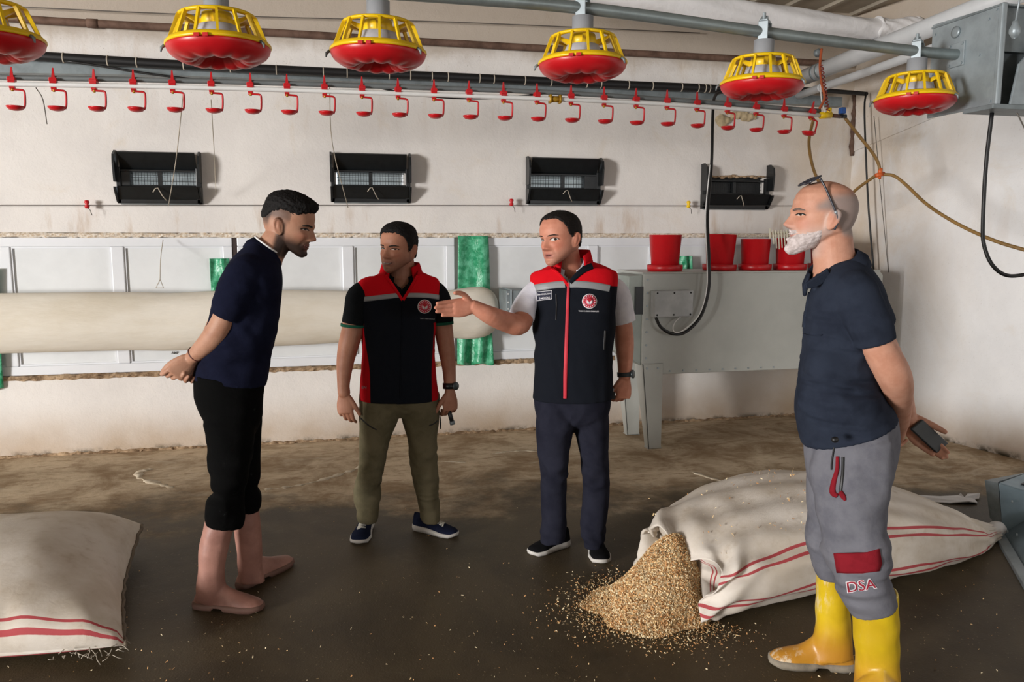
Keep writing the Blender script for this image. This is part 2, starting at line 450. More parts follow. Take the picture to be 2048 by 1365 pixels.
# right end wall (two leaves: plain lower wall, panel above the crack)
mb = MB(); y0, y1 = W + .2, -8.2
a0 = np.array([right_x(y0), y0, 0]); a1 = np.array([right_x(y1), y1, 0]); dn = nz([1, .2, 0]) * .25
mb.prism([a0 + [0, 0, -.1], a1 + [0, 0, -.1], a1 + [0, 0, CEIL + .1], a0 + [0, 0, CEIL + .1]], dn)
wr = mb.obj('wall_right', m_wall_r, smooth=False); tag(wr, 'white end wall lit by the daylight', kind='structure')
def on_right(px, py):
    r = ray(px, py); k = (4.36 + .2 * W) / (r[0] + .2 * r[1]); return CAM + r * k
mb = MB(); o_ = nz([-1, -.2, 0]) * .012; c1, c2 = on_right(1703, 306), on_right(1902, 222); sl = (c2 - c1) / (c1[1] - c2[1]); top_y = c1[1] - (CEIL - .02 - c1[2]) / sl[2]
c0 = c1 - sl * .12; c3 = c1 + sl * (c1[1] - top_y)
mb.prism([c0 + o_, c3 + o_, np.array([*c3[:2], CEIL + .05]) + o_, np.array([*c0[:2], CEIL + .05]) + o_], dn * .04)
mb.obj('upper_panel', m_wall_r, wr, smooth=False)
# vertical rusty joint in the corner
mb = MB(); P = [np.array([right_x(W) - .015 + RNG.uniform(-.008, .008), W - .012, z]) for z in np.linspace(2.24, 2.75, 14)]
mb.tube(P, [.012 + RNG.uniform(0, .012) for _ in P], 6); tag(mb.obj('trim_5', m_rust), 'rust brown crumbling joint in the wall corner', kind='structure')
# left and front walls (out of view) with the open door
mb = MB(); mb.box((-12.5, DOOR_Y1, -.1), (-12.25, W + .2, CEIL + .1)); mb.box((-12.5, -8.2, -.1), (-12.25, DOOR_Y0, CEIL + .1)); mb.box((-12.5, DOOR_Y0, DOOR_Z1), (-12.25, DOOR_Y1, CEIL + .1))
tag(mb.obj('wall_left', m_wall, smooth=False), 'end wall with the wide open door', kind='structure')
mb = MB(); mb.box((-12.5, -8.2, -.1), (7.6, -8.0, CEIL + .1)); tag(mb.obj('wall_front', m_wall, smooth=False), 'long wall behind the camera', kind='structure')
# ceiling of ribbed sheets
mb = MB(); mb.box((-12.8, -8.3, CEIL), (8.0, W + .3, CEIL + .12))
ceil = mb.obj('ceiling', m_ceil, smooth=False); tag(ceil, 'dull ribbed sheet ceiling', kind='structure')
mb = MB()
for k in range(38):
    xx = -6.3 + k * .33; mb.prism([(xx, -6, CEIL), (xx + .06, -6, CEIL), (xx + .045, -6, CEIL - .02), (xx + .015, -6, CEIL - .02)], (0, W + 6, 0))
tag(mb.obj('rib', m_ceil, ceil, smooth=False), kind='stuff')

# crumbling plaster edges above and below the panel band
def rough_strip(name, x0, x1, zlo, zhi, ylo, mat, label, seed, nx=420, amp=.012):
    r = np.random.default_rng(seed); ring = []
    for i in range(nx):
        x = x0 + (x1 - x0) * i / (nx - 1); j = r.uniform(-1, 1, 8) * amp
        ring.append([(x, W + .08, zlo), (x, ylo + j[0] * .6, zlo + j[1] * .8), (x, ylo - .004 + j[2], zlo + (zhi - zlo) * .35 + j[3]), (x, ylo - .002 + j[4], zlo + (zhi - zlo) * .7 + j[5]), (x, ylo + .006 + j[6] * .6, zhi + j[7]), (x, W + .08, zhi + .01)])
    mb = MB(); mb.loft(ring); return tag(mb.obj(name, mat, smooth=False), label, kind='structure')
rough_strip('trim_1', -6.5, 4.4, 1.552, 1.584, W - .002, m_crumble, 'crumbling plaster edge above the white panels', 3, amp=.0045)
rough_strip('trim_2', -6.5, 4.4, .550, .583, W - .006, m_ledge, 'brown crumbling ledge below the white panels', 4, amp=.006)
rough_strip('trim_3', -6.5, 4.4, -.01, .018, W - .008, m_ledge, 'dirty broken joint between wall and floor', 5, amp=.008)

# PVC panel units in the band
def panel_unit(n, xa, xb, panes, label):
    z0, z1 = .585, 1.552; fw = .065; yf = W + .012
    u = empty('window_%d' % n, ((xa + xb) / 2, W + .05, z0), label, None, None, 'structure')
    mb = MB(); mb.box((xa, yf, z1 - fw), (xb, W + .06, z1)); mb.box((xa, yf, z0), (xb, W + .06, z0 + fw))
    mb.box((xa, yf, z0 + fw), (xa + fw, W + .06, z1 - fw)); mb.box((xb - fw, yf, z0 + fw), (xb, W + .06, z1 - fw))
    f = mb.obj('frame', m_pvc, u, smooth=False); bevel(f, .005)
    edges = [xa + fw] + panes + [xb - fw]
    for m in panes:
        mm = MB(); mm.box((m - .042, yf + .002, z0 + fw), (m + .042, W + .06, z1 - fw)); bevel(mm.obj('mullion', m_pvc, u, smooth=False), .006)
    for i in range(len(edges) - 1):
        a = edges[i] + (.042 if i else 0); b = edges[i + 1] - (.042 if i < len(edges) - 2 else 0)
        mm = MB(); mm.box((a - .005, W + .036, z0 + fw - .005), (b + .005, W + .06, z1 - fw + .005)); mm.obj('pane', m_pvc_pane, u, smooth=False)
        g = MB()   # glazing bead
        for lo, hi in (((a, yf + .012, z1 - fw - .012), (b, W + .04, z1 - fw)), ((a, yf + .012, z0 + fw), (b, W + .04, z0 + fw + .012)), ((a, yf + .012, z0 + fw + .012), (a + .012, W + .04, z1 - fw - .012)), ((b - .012, yf + .012, z0 + fw + .012), (b, W + .04, z1 - fw - .012))): g.box(lo, hi)
        g.obj('bead', m_pvc, u, smooth=False)
    return u
PU = panel_unit(1, -2.95, -.70, [-2.2, -1.475], 'white plastic panel unit behind the young man, leftmost')
panel_unit(2, -.665, .935, [.125], 'white plastic panel unit behind the two men in vests')
panel_unit(3, 1.02, 2.62, [2.06], 'white plastic panel unit left of and behind the red buckets')
panel_unit(4, 2.65, 4.28, [3.45], 'white plastic panel unit behind the grey machine')
mb = MB(); mb.box((-.70, W + .02, .585), (-.665, W + .06, 1.552)); tag(mb.obj('trim_4', M('dark_joint', (58, 44, 40), .8), smooth=False), 'dark gap between two white panel units', kind='structure')
_px = lambda x, y: (ony(x, y, W + .034), np.array([0, -1., 0]))
text_on('lettering', _px, 'AMP', (350, 706), 15, M('grey_print', (110, 108, 104)), PU, .001)

# ------------------------------------------------------------------ rolled curtain along the wall
m_roll = M('beige_tarpaulin', (222, 215, 202), .6, 0, .08, 2.2, .2, 14, .02, c2=(208, 198, 180), stretch=(.6, 1, 2))
ring = []
for x in np.concatenate([np.linspace(-3.2, .9, 60), np.linspace(.93, 1.235, 16)]):
    e = sm(x, .75, 1.2); zc = .972 + .012 * e; rz = .205 - .03 * sm(x, -.4, .6) + .035 * e; k = math.sqrt(max(0, 1 - (max(0, x - 1.03) / .21) ** 2)); rz = rz * (.35 + .65 * k); ry = .125 * (.4 + .6 * k)
    th = np.arange(40) * 2 * math.pi / 40
    wob = 1 + .012 * np.sin(3 * th + x * 1.3) + .008 * np.sin(5 * th - x * 2.1) + e * .02 * np.sin(4 * th + x * 22)
    yy = W - .15 + ry * np.cos(th) * wob * np.where(np.sin(th) < 0, 1.0, .96); zz = zc + rz * np.sin(th) * wob - .012 * np.exp(-((x + 1.1) / .2) ** 2)
    ring.append(np.stack([np.full(40, x), yy, zz], 1))
mb = MB(); mb.loft(ring); roll = mb.obj('rolled_curtain', m_roll); tag(roll, 'long beige rolled-up curtain lying along the white panels', 'curtain')
mb = MB(); P = [(x, W - .15 - .128, 1.165 + .008 * math.sin(x * 3)) for x in np.linspace(-3.2, 1.0, 60)]
# green tarp strips hanging behind the roll
def green_mat():
    t = NT('green_tarpaulin'); t.set(.32, 0, .5)
    t.color(t.mix(t.ramp(t.noise(18, 5, .6), .4, .62), lin((40, 146, 100)), lin((96, 186, 146)))); t.bump(t.noise(16, 4, .6, None, .8), .45, .02); return t.m
m_green = green_mat()
def green_strip(name, xa, xb, z0, z1, label, y=W - .02, seed=0, flare=0.0):
    nx, nzv = 22, 40; V = []
    for j in range(nzv):
        t = j / (nzv - 1); z = z1 + (z0 - z1) * t
        for i in range(nx):
            s = i / (nx - 1); x = xa + (xb - xa) * s + flare * t * (s - .3)
            V.append((x, y - .015 - .012 * math.sin(s * 9 + seed) - .02 * t * math.sin(s * 14 + 5 * t + seed) - flare * .2 * t, z + .01 * math.sin(s * 11 + seed) * (1 if j == nzv - 1 else 0)))
    V = np.array(V); B = V + [0, .006, 0]; n = nx * nzv
    f = [(j * nx + i, j * nx + i + 1, (j + 1) * nx + i + 1, (j + 1) * nx + i) for j in range(nzv - 1) for i in range(nx - 1)]
    f2 = [tuple(n + k for k in q[::-1]) for q in f]
    bd = [i for i in range(nx)] + [j * nx + nx - 1 for j in range(1, nzv)] + [(nzv - 1) * nx + i for i in range(nx - 2, -1, -1)] + [j * nx for j in range(nzv - 2, 0, -1)]
    f3 = [(bd[i], bd[i - 1], n + bd[i - 1], n + bd[i]) for i in range(len(bd))]
    return tag(mobj(name, np.concatenate([V, B]), f + f2 + f3, m_green), label, 'tarp')
green_strip('green_tarp', .955, 1.195, .56, 1.562, 'green tarpaulin strip hanging between the two vest men, wrapped round the curtain roll end', seed=1, flare=.05)
green_strip('green_tarp', -.852, -.72, 1.0, 1.40, 'small green tarpaulin piece behind the young man\'s back', seed=2)
green_strip('green_tarp', -2.6, -2.225, .50, 1.34, 'green tarpaulin cut by the left edge of the picture', seed=3, flare=-.04)
green_strip('green_tarp', 2.79, 2.90, 1.2, 1.40, 'green tarpaulin scrap behind the leftmost red bucket', seed=4)

# ------------------------------------------------------------------ air inlets
def slat_mat():
    t = NT('blue_grey_louvre'); t.color(lin((184, 188, 190))); t.set(.5)
    tr = t.node('ShaderNodeBsdfTranslucent'); tr.inputs[0].default_value = lin((196, 198, 196))
    mx = t.node('ShaderNodeMixShader'); mx.inputs[0].default_value = .65
    t.link(t.b.outputs[0], mx.inputs[1]); t.link(tr.outputs[0], mx.inputs[2]); t.link(mx.outputs[0], t.n['Material Output'].inputs[0]); return t.m
m_slat = slat_mat()
def inlet(k, xc, zc, w, label, damaged=False):
    e = empty('air_inlet', (xc, W, zc), label, 'air inlet', 'air inlets along the back wall')
    h = IH; zlo, zhi = zc - h / 2, zc + h / 2; xa, xb = xc - w / 2, xc + w / 2; yf = W - .035; t = .014
    mb = MB()
    mb.box((xa, yf, zlo), (xb, W + .12, zlo + .03)); mb.box((xa + .01, yf + .004, zhi - .13), (xb - .01, W + .1, zhi - .115))
    mb.box((xa, yf, zlo), (xa + .03, W + .12, zhi - .1)); mb.box((xb - .035, yf, zlo), (xb, W + .12, zhi - .1)); mb.box((xa + .02, yf + .02, zlo + .115), (xb - .02, W + .1, zlo + .13))
    if k == 0: mb.box((xa + .03, yf + .01, zlo + .12), (xa + .09, W + .06, zhi - .12))
    if k == 2: mb.box((xb - .13, yf + .01, zlo + .12), (xb - .03, W + .06, zhi - .12))
    bevel(mb.obj('frame', m_black, e, smooth=False), .004)
    def cheek(x):
        pts = [(x, W, zhi + .01), (x, W - .05, zhi + .012), (x, W - .105, zhi - .02), (x, W - .115, zhi - .08), (x, W - .10, zc - .03), (x, W, zc - .03)]
        m1 = MB(); m1.prism(pts, (t, 0, 0)); m1.obj('side_cheek', m_black, e, smooth=False)
        pts = [(x, W, zc - .06), (x, W - .11, zc - .065), (x, W - .10, zc - .09), (x, W - .04, zlo + .01), (x, W, zlo)]
        m1 = MB(); m1.prism(pts, (t, 0, 0)); m1.obj('lower_cheek', m_black, e, smooth=False)
    cheek(xa - .002); cheek(xb - t + .002)
    if damaged: m1 = MB(); m1.box((xa + .02, W + .045, zlo), (xb - .02, W + .06, zhi - .07)); m1.obj('dark_board', m_black, e, smooth=False)  # backing sheet added to keep this inlet dark inside
    if not damaged:
        m1 = MB(); m1.prism([(xa + .03, W - .015, zhi - .115), (xa + .03, W - .095, zhi - .005), (xa + .03, W - .085, zhi + .002), (xa + .03, W - .003, zhi - .108)], (w - .06, 0, 0)); m1.obj('top_flap', m_black, e, smooth=False)
    else:
        m1 = MB(); r = np.random.default_rng(5)
        for i in range(16): m1.sphere((xa + .05 + i * (w - .1) / 15, W - .012, zhi - .088 + r.uniform(-.006, .008)), (.026, .012, .007 + r.uniform(0, .008)), 9, 6)
        tag(m1.obj('dirt_crust', m_ledge, e), kind='stuff')
    m1 = MB(); m1.prism([(xa + .02, W - .02, zlo + .008), (xa + .02, W - .012, zlo + .002), (xa + .02, W - .085, zlo + .118), (xa + .02, W - .094, zlo + .114)], (w - .04, 0, 0)); m1.obj('bottom_flap', m_black, e, smooth=False)
    m1 = MB(); m1.prism([(xa + .02, W - .03, zlo), (xa + .02, W - .012, zlo - .008), (xa + .02, W, zlo - .008), (xa + .02, W, zlo + .01)], (w - .04, 0, 0)); m1.obj('sill', m_galv_d, e, smooth=False)
    # louvre slats in the wall opening and wire mesh in front of them
    for j in range(4):
        z = zlo + .12 + j * .042; m1 = MB(); m1.prism([(xa + .05, W + .15, z), (xa + .05, W + .154, z + .002), (xa + .05, W + .172, z + .046), (xa + .05, W + .168, z + .045)], (w - .1, 0, 0)); m1.obj('louvre_slat', m_slat, e, smooth=False)
    m1 = MB()
    for i in range(26):
        x = xa + .04 + i * (w - .08) / 25; m1.box((x - .0013, W + .02, zlo + .12), (x + .0013, W + .023, zhi - .11))
    for j in range(5):
        z = zlo + .13 + j * .027; m1.box((xa + .03, W + .018, z - .0013), (xb - .03, W + .021, z + .0013))
    tag(m1.obj('wire_mesh', m_black, e, smooth=False), kind='stuff')
    m1 = MB(); m1.box((xc - .014, W + .0, zlo + .12), (xc + .014, W + .03, zhi - .11)); m1.obj('divider', m_black, e, smooth=False)
    m1 = MB(); m1.tube([(xc - .03, W - .105, zlo + .075), (xc - .012, W - .115, zlo + .1), (xc + .004, W - .112, zlo + .105), (xc + .03, W - .10, zlo + .05), (xc + .05, W - .08, zlo + .02)], .0035, 6); m1.obj('hook', m_string, e)
LAB = ['black air inlet left of the young man, a thin cord hanging across it', 'black air inlet straight above the second man in the dark polo, cord across its left end', 'black air inlet above the bald-browed man pointing', 'battered black air inlet without top flap, behind the old man\'s face']
LAB[1] = 'black air inlet above and between the young man and the smiling vest man'; LAB[2] = 'black air inlet right above the pointing man\'s head'
for k, (xc, zc, w) in enumerate(INLETS): inlet(k, xc, zc, w, LAB[k], k == 3)

# wire along the wall with insulators
def tube_obj(name, path, r, mat, label, cat, n=8, parent=None):
    mb = MB(); mb.tube(path, r, n); o = mb.obj(name, mat, parent); return tag(o, label, cat) if label else o
tube_obj('wall_wire', pxpath([(-60, 411), (400, 411), (800, 411), (1400, 412), (1590, 412)], W - .055, 3), .0028, m_wire, 'thin horizontal wire strung along the wall at inlet height', 'wire', 6)
def insulator(px, py, mat, label):
    c = ony(px, py, W - .06); e = MB(); e.lathe([(.004, -.028), (.014, -.026), (.017, -.012), (.010, 0), (.017, .012), (.014, .026), (.004, .028)], c, 14)
    o = e.obj('insulator', mat); tag(o, label, 'insulator', 'insulators on the wall wire'); mb = MB(); mb.tube([c + [.0, 0, -.02], c + [.02, -.01, -.04], c + [.028, 0, -.075]], .0025, 5); mb.obj('tail', m_wire, o)
insulator(174, 409, m_red, 'red insulator on the wall wire, left of the leftmost inlet')
insulator(1023, 405, m_red, 'red insulator on the wall wire beside the pointing man\'s inlet')
insulator(1377, 409, m_yellow, 'yellow insulator on the wall wire')
# cords
tube_obj('hanging_cord', pxpath([(366, 190, 4.85), (352, 320, 5.4), (337, 412, 6.02)], None, 4), .0028, m_string, 'thin pale cord crossing the leftmost inlet', 'cord', 6)
tube_obj('hanging_cord', pxpath([(422, 200, 5.0), (428, 300, 5.7), (432, 390, 6.05)], None, 4), .0025, m_string, 'thin pale cord right of the leftmost inlet', 'cord', 6)
tube_obj('hanging_cord', pxpath([(659, 166, 4.83), (665, 290, 5.4), (696, 415, 6.05)], None, 4), .0028, m_string, 'thin pale cord crossing the second inlet', 'cord', 6)
tube_obj('loose_wire', pxpath([(72, 176, 5.0), (86, 200, 5.3), (94, 248, 5.8)], None, 4), .003, m_wire, 'short bent wire end hanging below the water pipe at left', 'wire', 6)
tri = MB(); c = pxpath([(320, 560), (312, 576), (327, 576), (320, 560)], W - .29, 1); tri.tube([c[0], c[1], c[2], c[0] + [.002, 0, 0]], .003, 6); tri.tube(pxpath([(326, 480, W - .06), (321, 520, W - .2), (320, 560, W - .29)], None, 4), .0025, 6)
tag(tri.obj('hanger', m_string), 'cord with a small triangular hanger on the curtain roll', 'hanger')

# rusty rail and metal wall rail
tube_obj('rusty_pipe', pxpath([(-60, 31), (185, 47), (560, 66), (1000, 92), (1640, 126), (1700, 129)], W - .035, 3), .026, m_rust, 'rusty brown pipe running along the top of the wall', 'pipe', 12)
rp = bpy.data.objects['rusty_pipe']; mb = MB(); mb.tube(pxpath([(174, 46.5), (196, 47.5)], W - .035, 2), .031, 12); mb.obj('coupling', m_rust, rp)
mb = MB(); P = [ony(x, y, W - .05) for x, y in ((-60, 134), (340, 141), (700, 153), (1360, 187), (1680, 205))]
for i in range(len(P) - 1):
    a, b = P[i], P[i + 1]; mb.hexa([a + [0, -.03, -.038], b + [0, -.03, -.038], b + [0, .06, -.038], a + [0, .06, -.038], a + [0, -.03, .038], b + [0, -.03, .038], b + [0, .06, .038], a + [0, .06, .038]])
tag(mb.obj('wall_rail', m_galv_d, smooth=False), 'flat grey metal rail under the black cable bundle', 'rail')
# cable bundle
CB = [(-60, 104), (68, 112), (342, 129), (649, 144), (851, 152), (1008, 159), (1200, 168), (1377, 175), (1445, 178), (1620, 180), (1760, 190)]
cbp = cr([ony(x, y, W - .13) for x, y in CB], 8)
mb = MB(); mb.tube(cbp, .032 * np.interp(np.linspace(0, 1, len(cbp)), [0, .78, .9, 1], [1, 1, .6, .5]), 12); cb = mb.obj('cable_bundle', m_cable); tag(cb, 'thick black cable bundle with white ties along the wall top', 'cable')
for i in range(3, 62, 2):
    j = int(i / 62 * len(cbp) * .86); p = cbp[j] + (cbp[j + 1] - cbp[j]) * RNG.uniform(0, 1); m1 = MB(); m1.tube([p - [.004, 0, 0], p + [.004, 0, 0]], .0345, 12); m1.obj('tie', m_string, cb)
tube_obj('thin_cable', pxpath([(130, 122), (200, 132), (300, 148), (420, 163)], W - .16, 4), .008, m_cable, 'thin black cable dropping from the bundle at upper left', 'cable')
tube_obj('thin_cable', pxpath([(760, 176), (830, 190), (930, 197), (1010, 195), (1100, 186)], 4.83, 4), .006, m_cable, 'thin black cable sagging behind the white water pipe', 'cable')
tube_obj('eaves_wire', pxpath([(-40, 10), (400, 30), (900, 44), (1400, 66)], W - .06, 3), .0035, m_wire, 'thin wire above the rusty pipe', 'wire', 6)
# ================================================================== DRINKER LINE
DY = 4.8
WP = [(-60, 166), (0, 168), (342, 174), (700, 184), (1100, 198), (1360, 210), (1640, 231)]
dl = empty('water_pipe', ony(800, 187, DY), 'white water pipe with dark grey support pipe hung across the room', 'pipe')
mb = MB(); mb.tube(pxpath(WP, DY, 6), .0135, 12); mb.obj('white_pipe', m_white, dl)
mb = MB(); mb.tube(pxpath([(x, y - 13 + (4 if x > 1300 else 0)) for x, y in WP], DY + .02, 6), .0145, 12); mb.obj('support_pipe', m_grey_pipe, dl)
c = ony(1110, 198.5, DY); mb = MB(); mb.tube([c - [.035, 0, 0], c + [.035, 0, 0]], .019, 12); mb.box(c + [-.036, -.024, -.024], c + [-.024, .024, .024]); mb.box(c + [.024, -.024, -.024], c + [.036, .024, .024]); mb.obj('joint', m_brass, dl)
# end fitting of the pipe
a, b = ony(1640, 231, DY), ony(1662, 230, DY); mb = MB(); mb.tube([a, b], .021, 12); mb.tube([b + [-.015, 0, 0], b + [-.015, 0, .045]], .016, 10); mb.obj('end_cap', m_yellow, dl)
a2, b2 = ony(1661, 231, DY), ony(1681, 233, DY); mb = MB(); mb.tube([a2, b2], .013, 10); mb.obj('nipple_joint', M('brown_plastic', (92, 60, 48), .5), dl)
a3 = ony(1684, 231, DY); mb = MB(); mb.tube([a3 - [.02, 0, .005], a3 + [.03, 0, -.005]], .013, 10); mb.obj('valve', m_black, dl)
mb = MB(); mb.box(a3 + [-.018, -.02, .01], a3 + [.018, .02, .05]); bevel(mb.obj('valve_handle', M('blue_plastic', (32, 84, 160), .45), dl, smooth=False), .006)
DX = [24, 107, 188, 267, 345, 423, 501, 574, 649, 724, 796, 868, 938, 1007, 1074, 1142, 1208, 1272, 1334, 1394, 1455, 1512, 1568, 1623]
ORD = ['first', 'second', 'third', 'fourth', 'fifth', 'sixth', 'seventh', 'eighth', 'ninth', 'tenth', 'eleventh', 'twelfth', 'thirteenth', 'fourteenth', 'fifteenth', 'sixteenth', 'seventeenth', 'eighteenth', 'nineteenth', 'twentieth', 'twenty-first', 'twenty-second', 'twenty-third', 'twenty-fourth']
def make_drinker():
    e = empty('drip_cup_drinker', (0, 0, 0), 'x', 'drinker', 'red drip cup drinkers on the water pipe')
    mb = MB(); mb.box((-.017, -.018, .006), (.017, .026, .036)); mb.box((-.013, -.014, -.022), (.013, .014, -.012))
    mb.box((-.019, -.02, .016), (.019, -.016, .03))
    o = mobj('saddle_clip', mb.V(), mb.f, m_red, e, smooth=False, local=True); bevel(o, .003)
    mb = MB(); mb.prism([(-.009, .0, .034), (.009, .0, .034), (.004, .0, .088), (-.002, .0, .088)], (0, .008, 0)); mobj('hook', mb.V(), mb.f, m_red, e, smooth=False, local=True)
    mb = MB(); mb.tube([(0, 0, -.018), (0, 0, -.036)], .0065, 8); mobj('nipple', mb.V(), mb.f, m_brass, e, local=True)
    mb = MB(); mb.tube(cr([(-.012, 0, -.026), (.03, 0, -.027), (.05, 0, -.03), (.056, 0, -.045), (.054, 0, -.10), (.047, 0, -.122)], 4), [.0055] * 21, 8); mobj('arm', mb.V(), mb.f, m_red, e, local=True)
    mb = MB(); mb.lathe([(.012, -.135), (.032, -.130), (.043, -.118), (.045, -.112), (.041, -.113), (.03, -.122), (.008, -.126)], (.008, 0, 0), 22); mobj('cup', mb.V(), mb.f, m_red, e, local=True)
    return e
proto = make_drinker(); wpx = np.array(WP, float)
for i, x in enumerate(DX):
    y = np.interp(x, wpx[:, 0], wpx[:, 1]); p = ony(x, y, DY)
    o = proto if i == 0 else dup(proto)
    o.location = p; o.rotation_euler = (0, 0, RNG.uniform(-.12, .12)); o['label'] = 'red drip cup drinker, %s from the left on the white water pipe' % ORD[i]
    WORLD[o.name] = p
    if i == len(DX) - 1: o.rotation_euler = (0, .2, .1)

# ================================================================== PAN FEEDERS
def make_feeder():
    e = empty('pan_feeder', (0, 0, 0), 'x', 'feeder', 'yellow and red pan feeders on the feed pipe')
    NF = 12
    def flute(r, z, th):
        w = math.exp(-((r[0] - .095) / .034) ** 2); return r + .003 * w * np.cos(NF * th), z - .009 * w * np.abs(np.cos(NF * th / 2)) + .004 * w
    mb = MB()
    mb.lathe([(.176, -.002), (.181, .0), (.181, -.006), (.177, -.02), (.166, -.036), (.148, -.050), (.13, -.058), (.112, -.062), (.096, -.061), (.082, -.054), (.068, -.040), (.05, -.026), (.02, -.022)], n=120, mod=flute)
    mobj('pan', mb.V(), mb.f, m_red, e, local=True)
    mb = MB(); mb.lathe([(.170, .001), (.180, -.001), (.185, .003), (.184, .010), (.172, .022), (.160, .026), (.157, .020), (.168, .008)], n=64)
    # closed ring: drop the caps
    V, Fc = mb.V(), [q for q in mb.f if len(q) == 4] + [(j, (j + 1) % 64, 7 * 64 + (j + 1) % 64, 7 * 64 + j) for j in range(64)]
    mobj('rim', V, Fc, m_yellow, e, local=True)
    mb = MB(); R = []
    for (r, z) in ((.118, .104), (.134, .104), (.136, .112), (.126, .118), (.104, .120), (.104, .112)):
        th = np.arange(64) * 2 * math.pi / 64; R.append(np.stack([r * np.cos(th), r * np.sin(th), np.full(64, z)], 1))
    mb.loft(R + [R[0]], False, False); mobj('top_ring', mb.V(), mb.f, m_yellow, e, local=True)
    for k in range(14):
        a = 2 * math.pi * (k + .5) / 14; d = np.array([math.cos(a), math.sin(a), 0]); s = np.array([-math.sin(a), math.cos(a), 0]) * .0045
        prof = [(.164, .018), (.174, .018), (.140, .106), (.132, .114), (.110, .118), (.110, .110), (.126, .104)]
        mb = MB(); mb.prism([d * r + [0, 0, z] - s for r, z in prof], 2 * s); mobj('rib', mb.V(), mb.f, m_yellow, e, smooth=False, local=True)
    for k in range(4):   # spokes to the hub
        a = 2 * math.pi * (k + .25) / 4; d = np.array([math.cos(a), math.sin(a), 0]); s = np.array([-math.sin(a), math.cos(a), 0]) * .008
        mb = MB(); mb.prism([d * .05 + [0, 0, .075] - s, d * .05 + [0, 0, .10] - s, d * .106 + [0, 0, .119] - s, d * .106 + [0, 0, .108] - s], 2 * s); mobj('spoke', mb.V(), mb.f, m_yellow, e, smooth=False, local=True)
    mb = MB(); mb.lathe([(.050, .066), (.054, .066), (.056, .10), (.052, .122), (.046, .122)], n=32); mobj('hub', mb.V(), mb.f, m_yellow, e, local=True)
    mb = MB(); mb.lathe([(.043, -.01), (.044, .0), (.044, .19), (.03, .192)], n=32); mobj('drop_tube', mb.V(), mb.f, m_grey_pl, e, local=True)
    mb = MB(); mb.lathe([(.075, .012), (.080, .012), (.079, .05), (.066, .078), (.048, .082)], n=28); mobj('skirt', mb.V(), mb.f, M('pale_grey_plastic', (186, 186, 192), .45), e, local=True)
    mb = MB(); mb.box((-.022, -.034, .188), (.022, -.028, .262)); mb.box((-.022, .028, .188), (.022, .034, .262)); mb.prism([(-.022, -.034, .26), (.022, -.034, .26), (.014, -.01, .285), (-.014, -.01, .285)], (0, .006, 0)); mb.box((-.018, -.03, .258), (.018, .03, .27)); mb.tube([(0, -.02, .268), (0, -.02, .296)], .008, 8)
    o = mobj('hanger_bracket', mb.V(), mb.f, m_galv, e, smooth=False, local=True); bevel(o, .003)
    for a in (-.25, math.pi + .35, 2.2):
        d = np.array([math.cos(a), math.sin(a), 0]); mb = MB(); mb.tube([d * .184 + [0, 0, .004], d * .196 + [0, 0, -.006], d * .199 + [0, 0, -.024]], [.006, .006, .0025], 6); mobj('clip', mb.V(), mb.f, m_galv_d, e, local=True)
    mb = MB(); a = -1.42; d = np.array([math.cos(a), math.sin(a), 0]); s = np.array([-math.sin(a), math.cos(a), 0])
    for k in (-.5, .5): mb.prism([d * .184 + s * (k * .03 - .009) + [0, 0, z] for z in (-.004, .009)] + [d * .191 + s * (k * .03 - .009) + [0, 0, z] for z in (.007, -.006)], s * .018)
    mobj('latch', mb.V(), mb.f, m_red, e, smooth=False, local=True)
    for ch in e.children:
        for v in ch.data.vertices:
            if v.co.z < 0: v.co.z *= .80
            elif v.co.z < .125: v.co.z *= .92
            else: v.co.z += -.010
            v.co.x *= .94; v.co.y *= .94
    return e
fp = make_feeder()
def feed_y(px, x): return 3.06 + .05 * x
FE = [(-30, 82, 'yellow and red pan feeder cut by the left edge of the picture'), (438, 96, 'yellow and red pan feeder, the first whole one from the left'), (757, 107, 'yellow and red pan feeder hanging over the smiling vest man'), (1165, 130, 'yellow and red pan feeder hanging over the pointing man, fourth from the left'), (1524, 170, 'yellow and red pan feeder above the battered inlet, left of the corner'), (1830, 201, 'yellow and red pan feeder next to the grey steel hopper, rightmost')]
FPOS = []
for i, (px, py, lab) in enumerate(FE):
    Y = 3.05
    for _ in range(4): q = ony(px, py, Y); Y = 3.02 + .075 * q[0]
    q = ony(px, py, Y); FPOS.append(q); o = fp if i == 0 else dup(fp); o.location = q; o['label'] = lab; WORLD[o.name] = q
    o.rotation_euler = (RNG.uniform(-.03, .03), RNG.uniform(-.03, .03) + (.03 if i == 4 else 0), -0.2 - .14 * i)
P = [FPOS[0] + [-.8, -.06, .23]] + [q + [0, 0, .212] for q in FPOS]; e_ = FPOS[-1] + [.285, .02, .214]
m_feedpipe = M('zinc_feed_pipe', (142, 152, 152), .42, .5, .14, 7, .05, 30)
mb = MB(); mb.tube(cr(P + [e_], 6), .0235, 16); tag(mb.obj('feed_pipe', m_feedpipe), 'long zinc feed pipe carrying the yellow and red pan feeders', 'pipe')

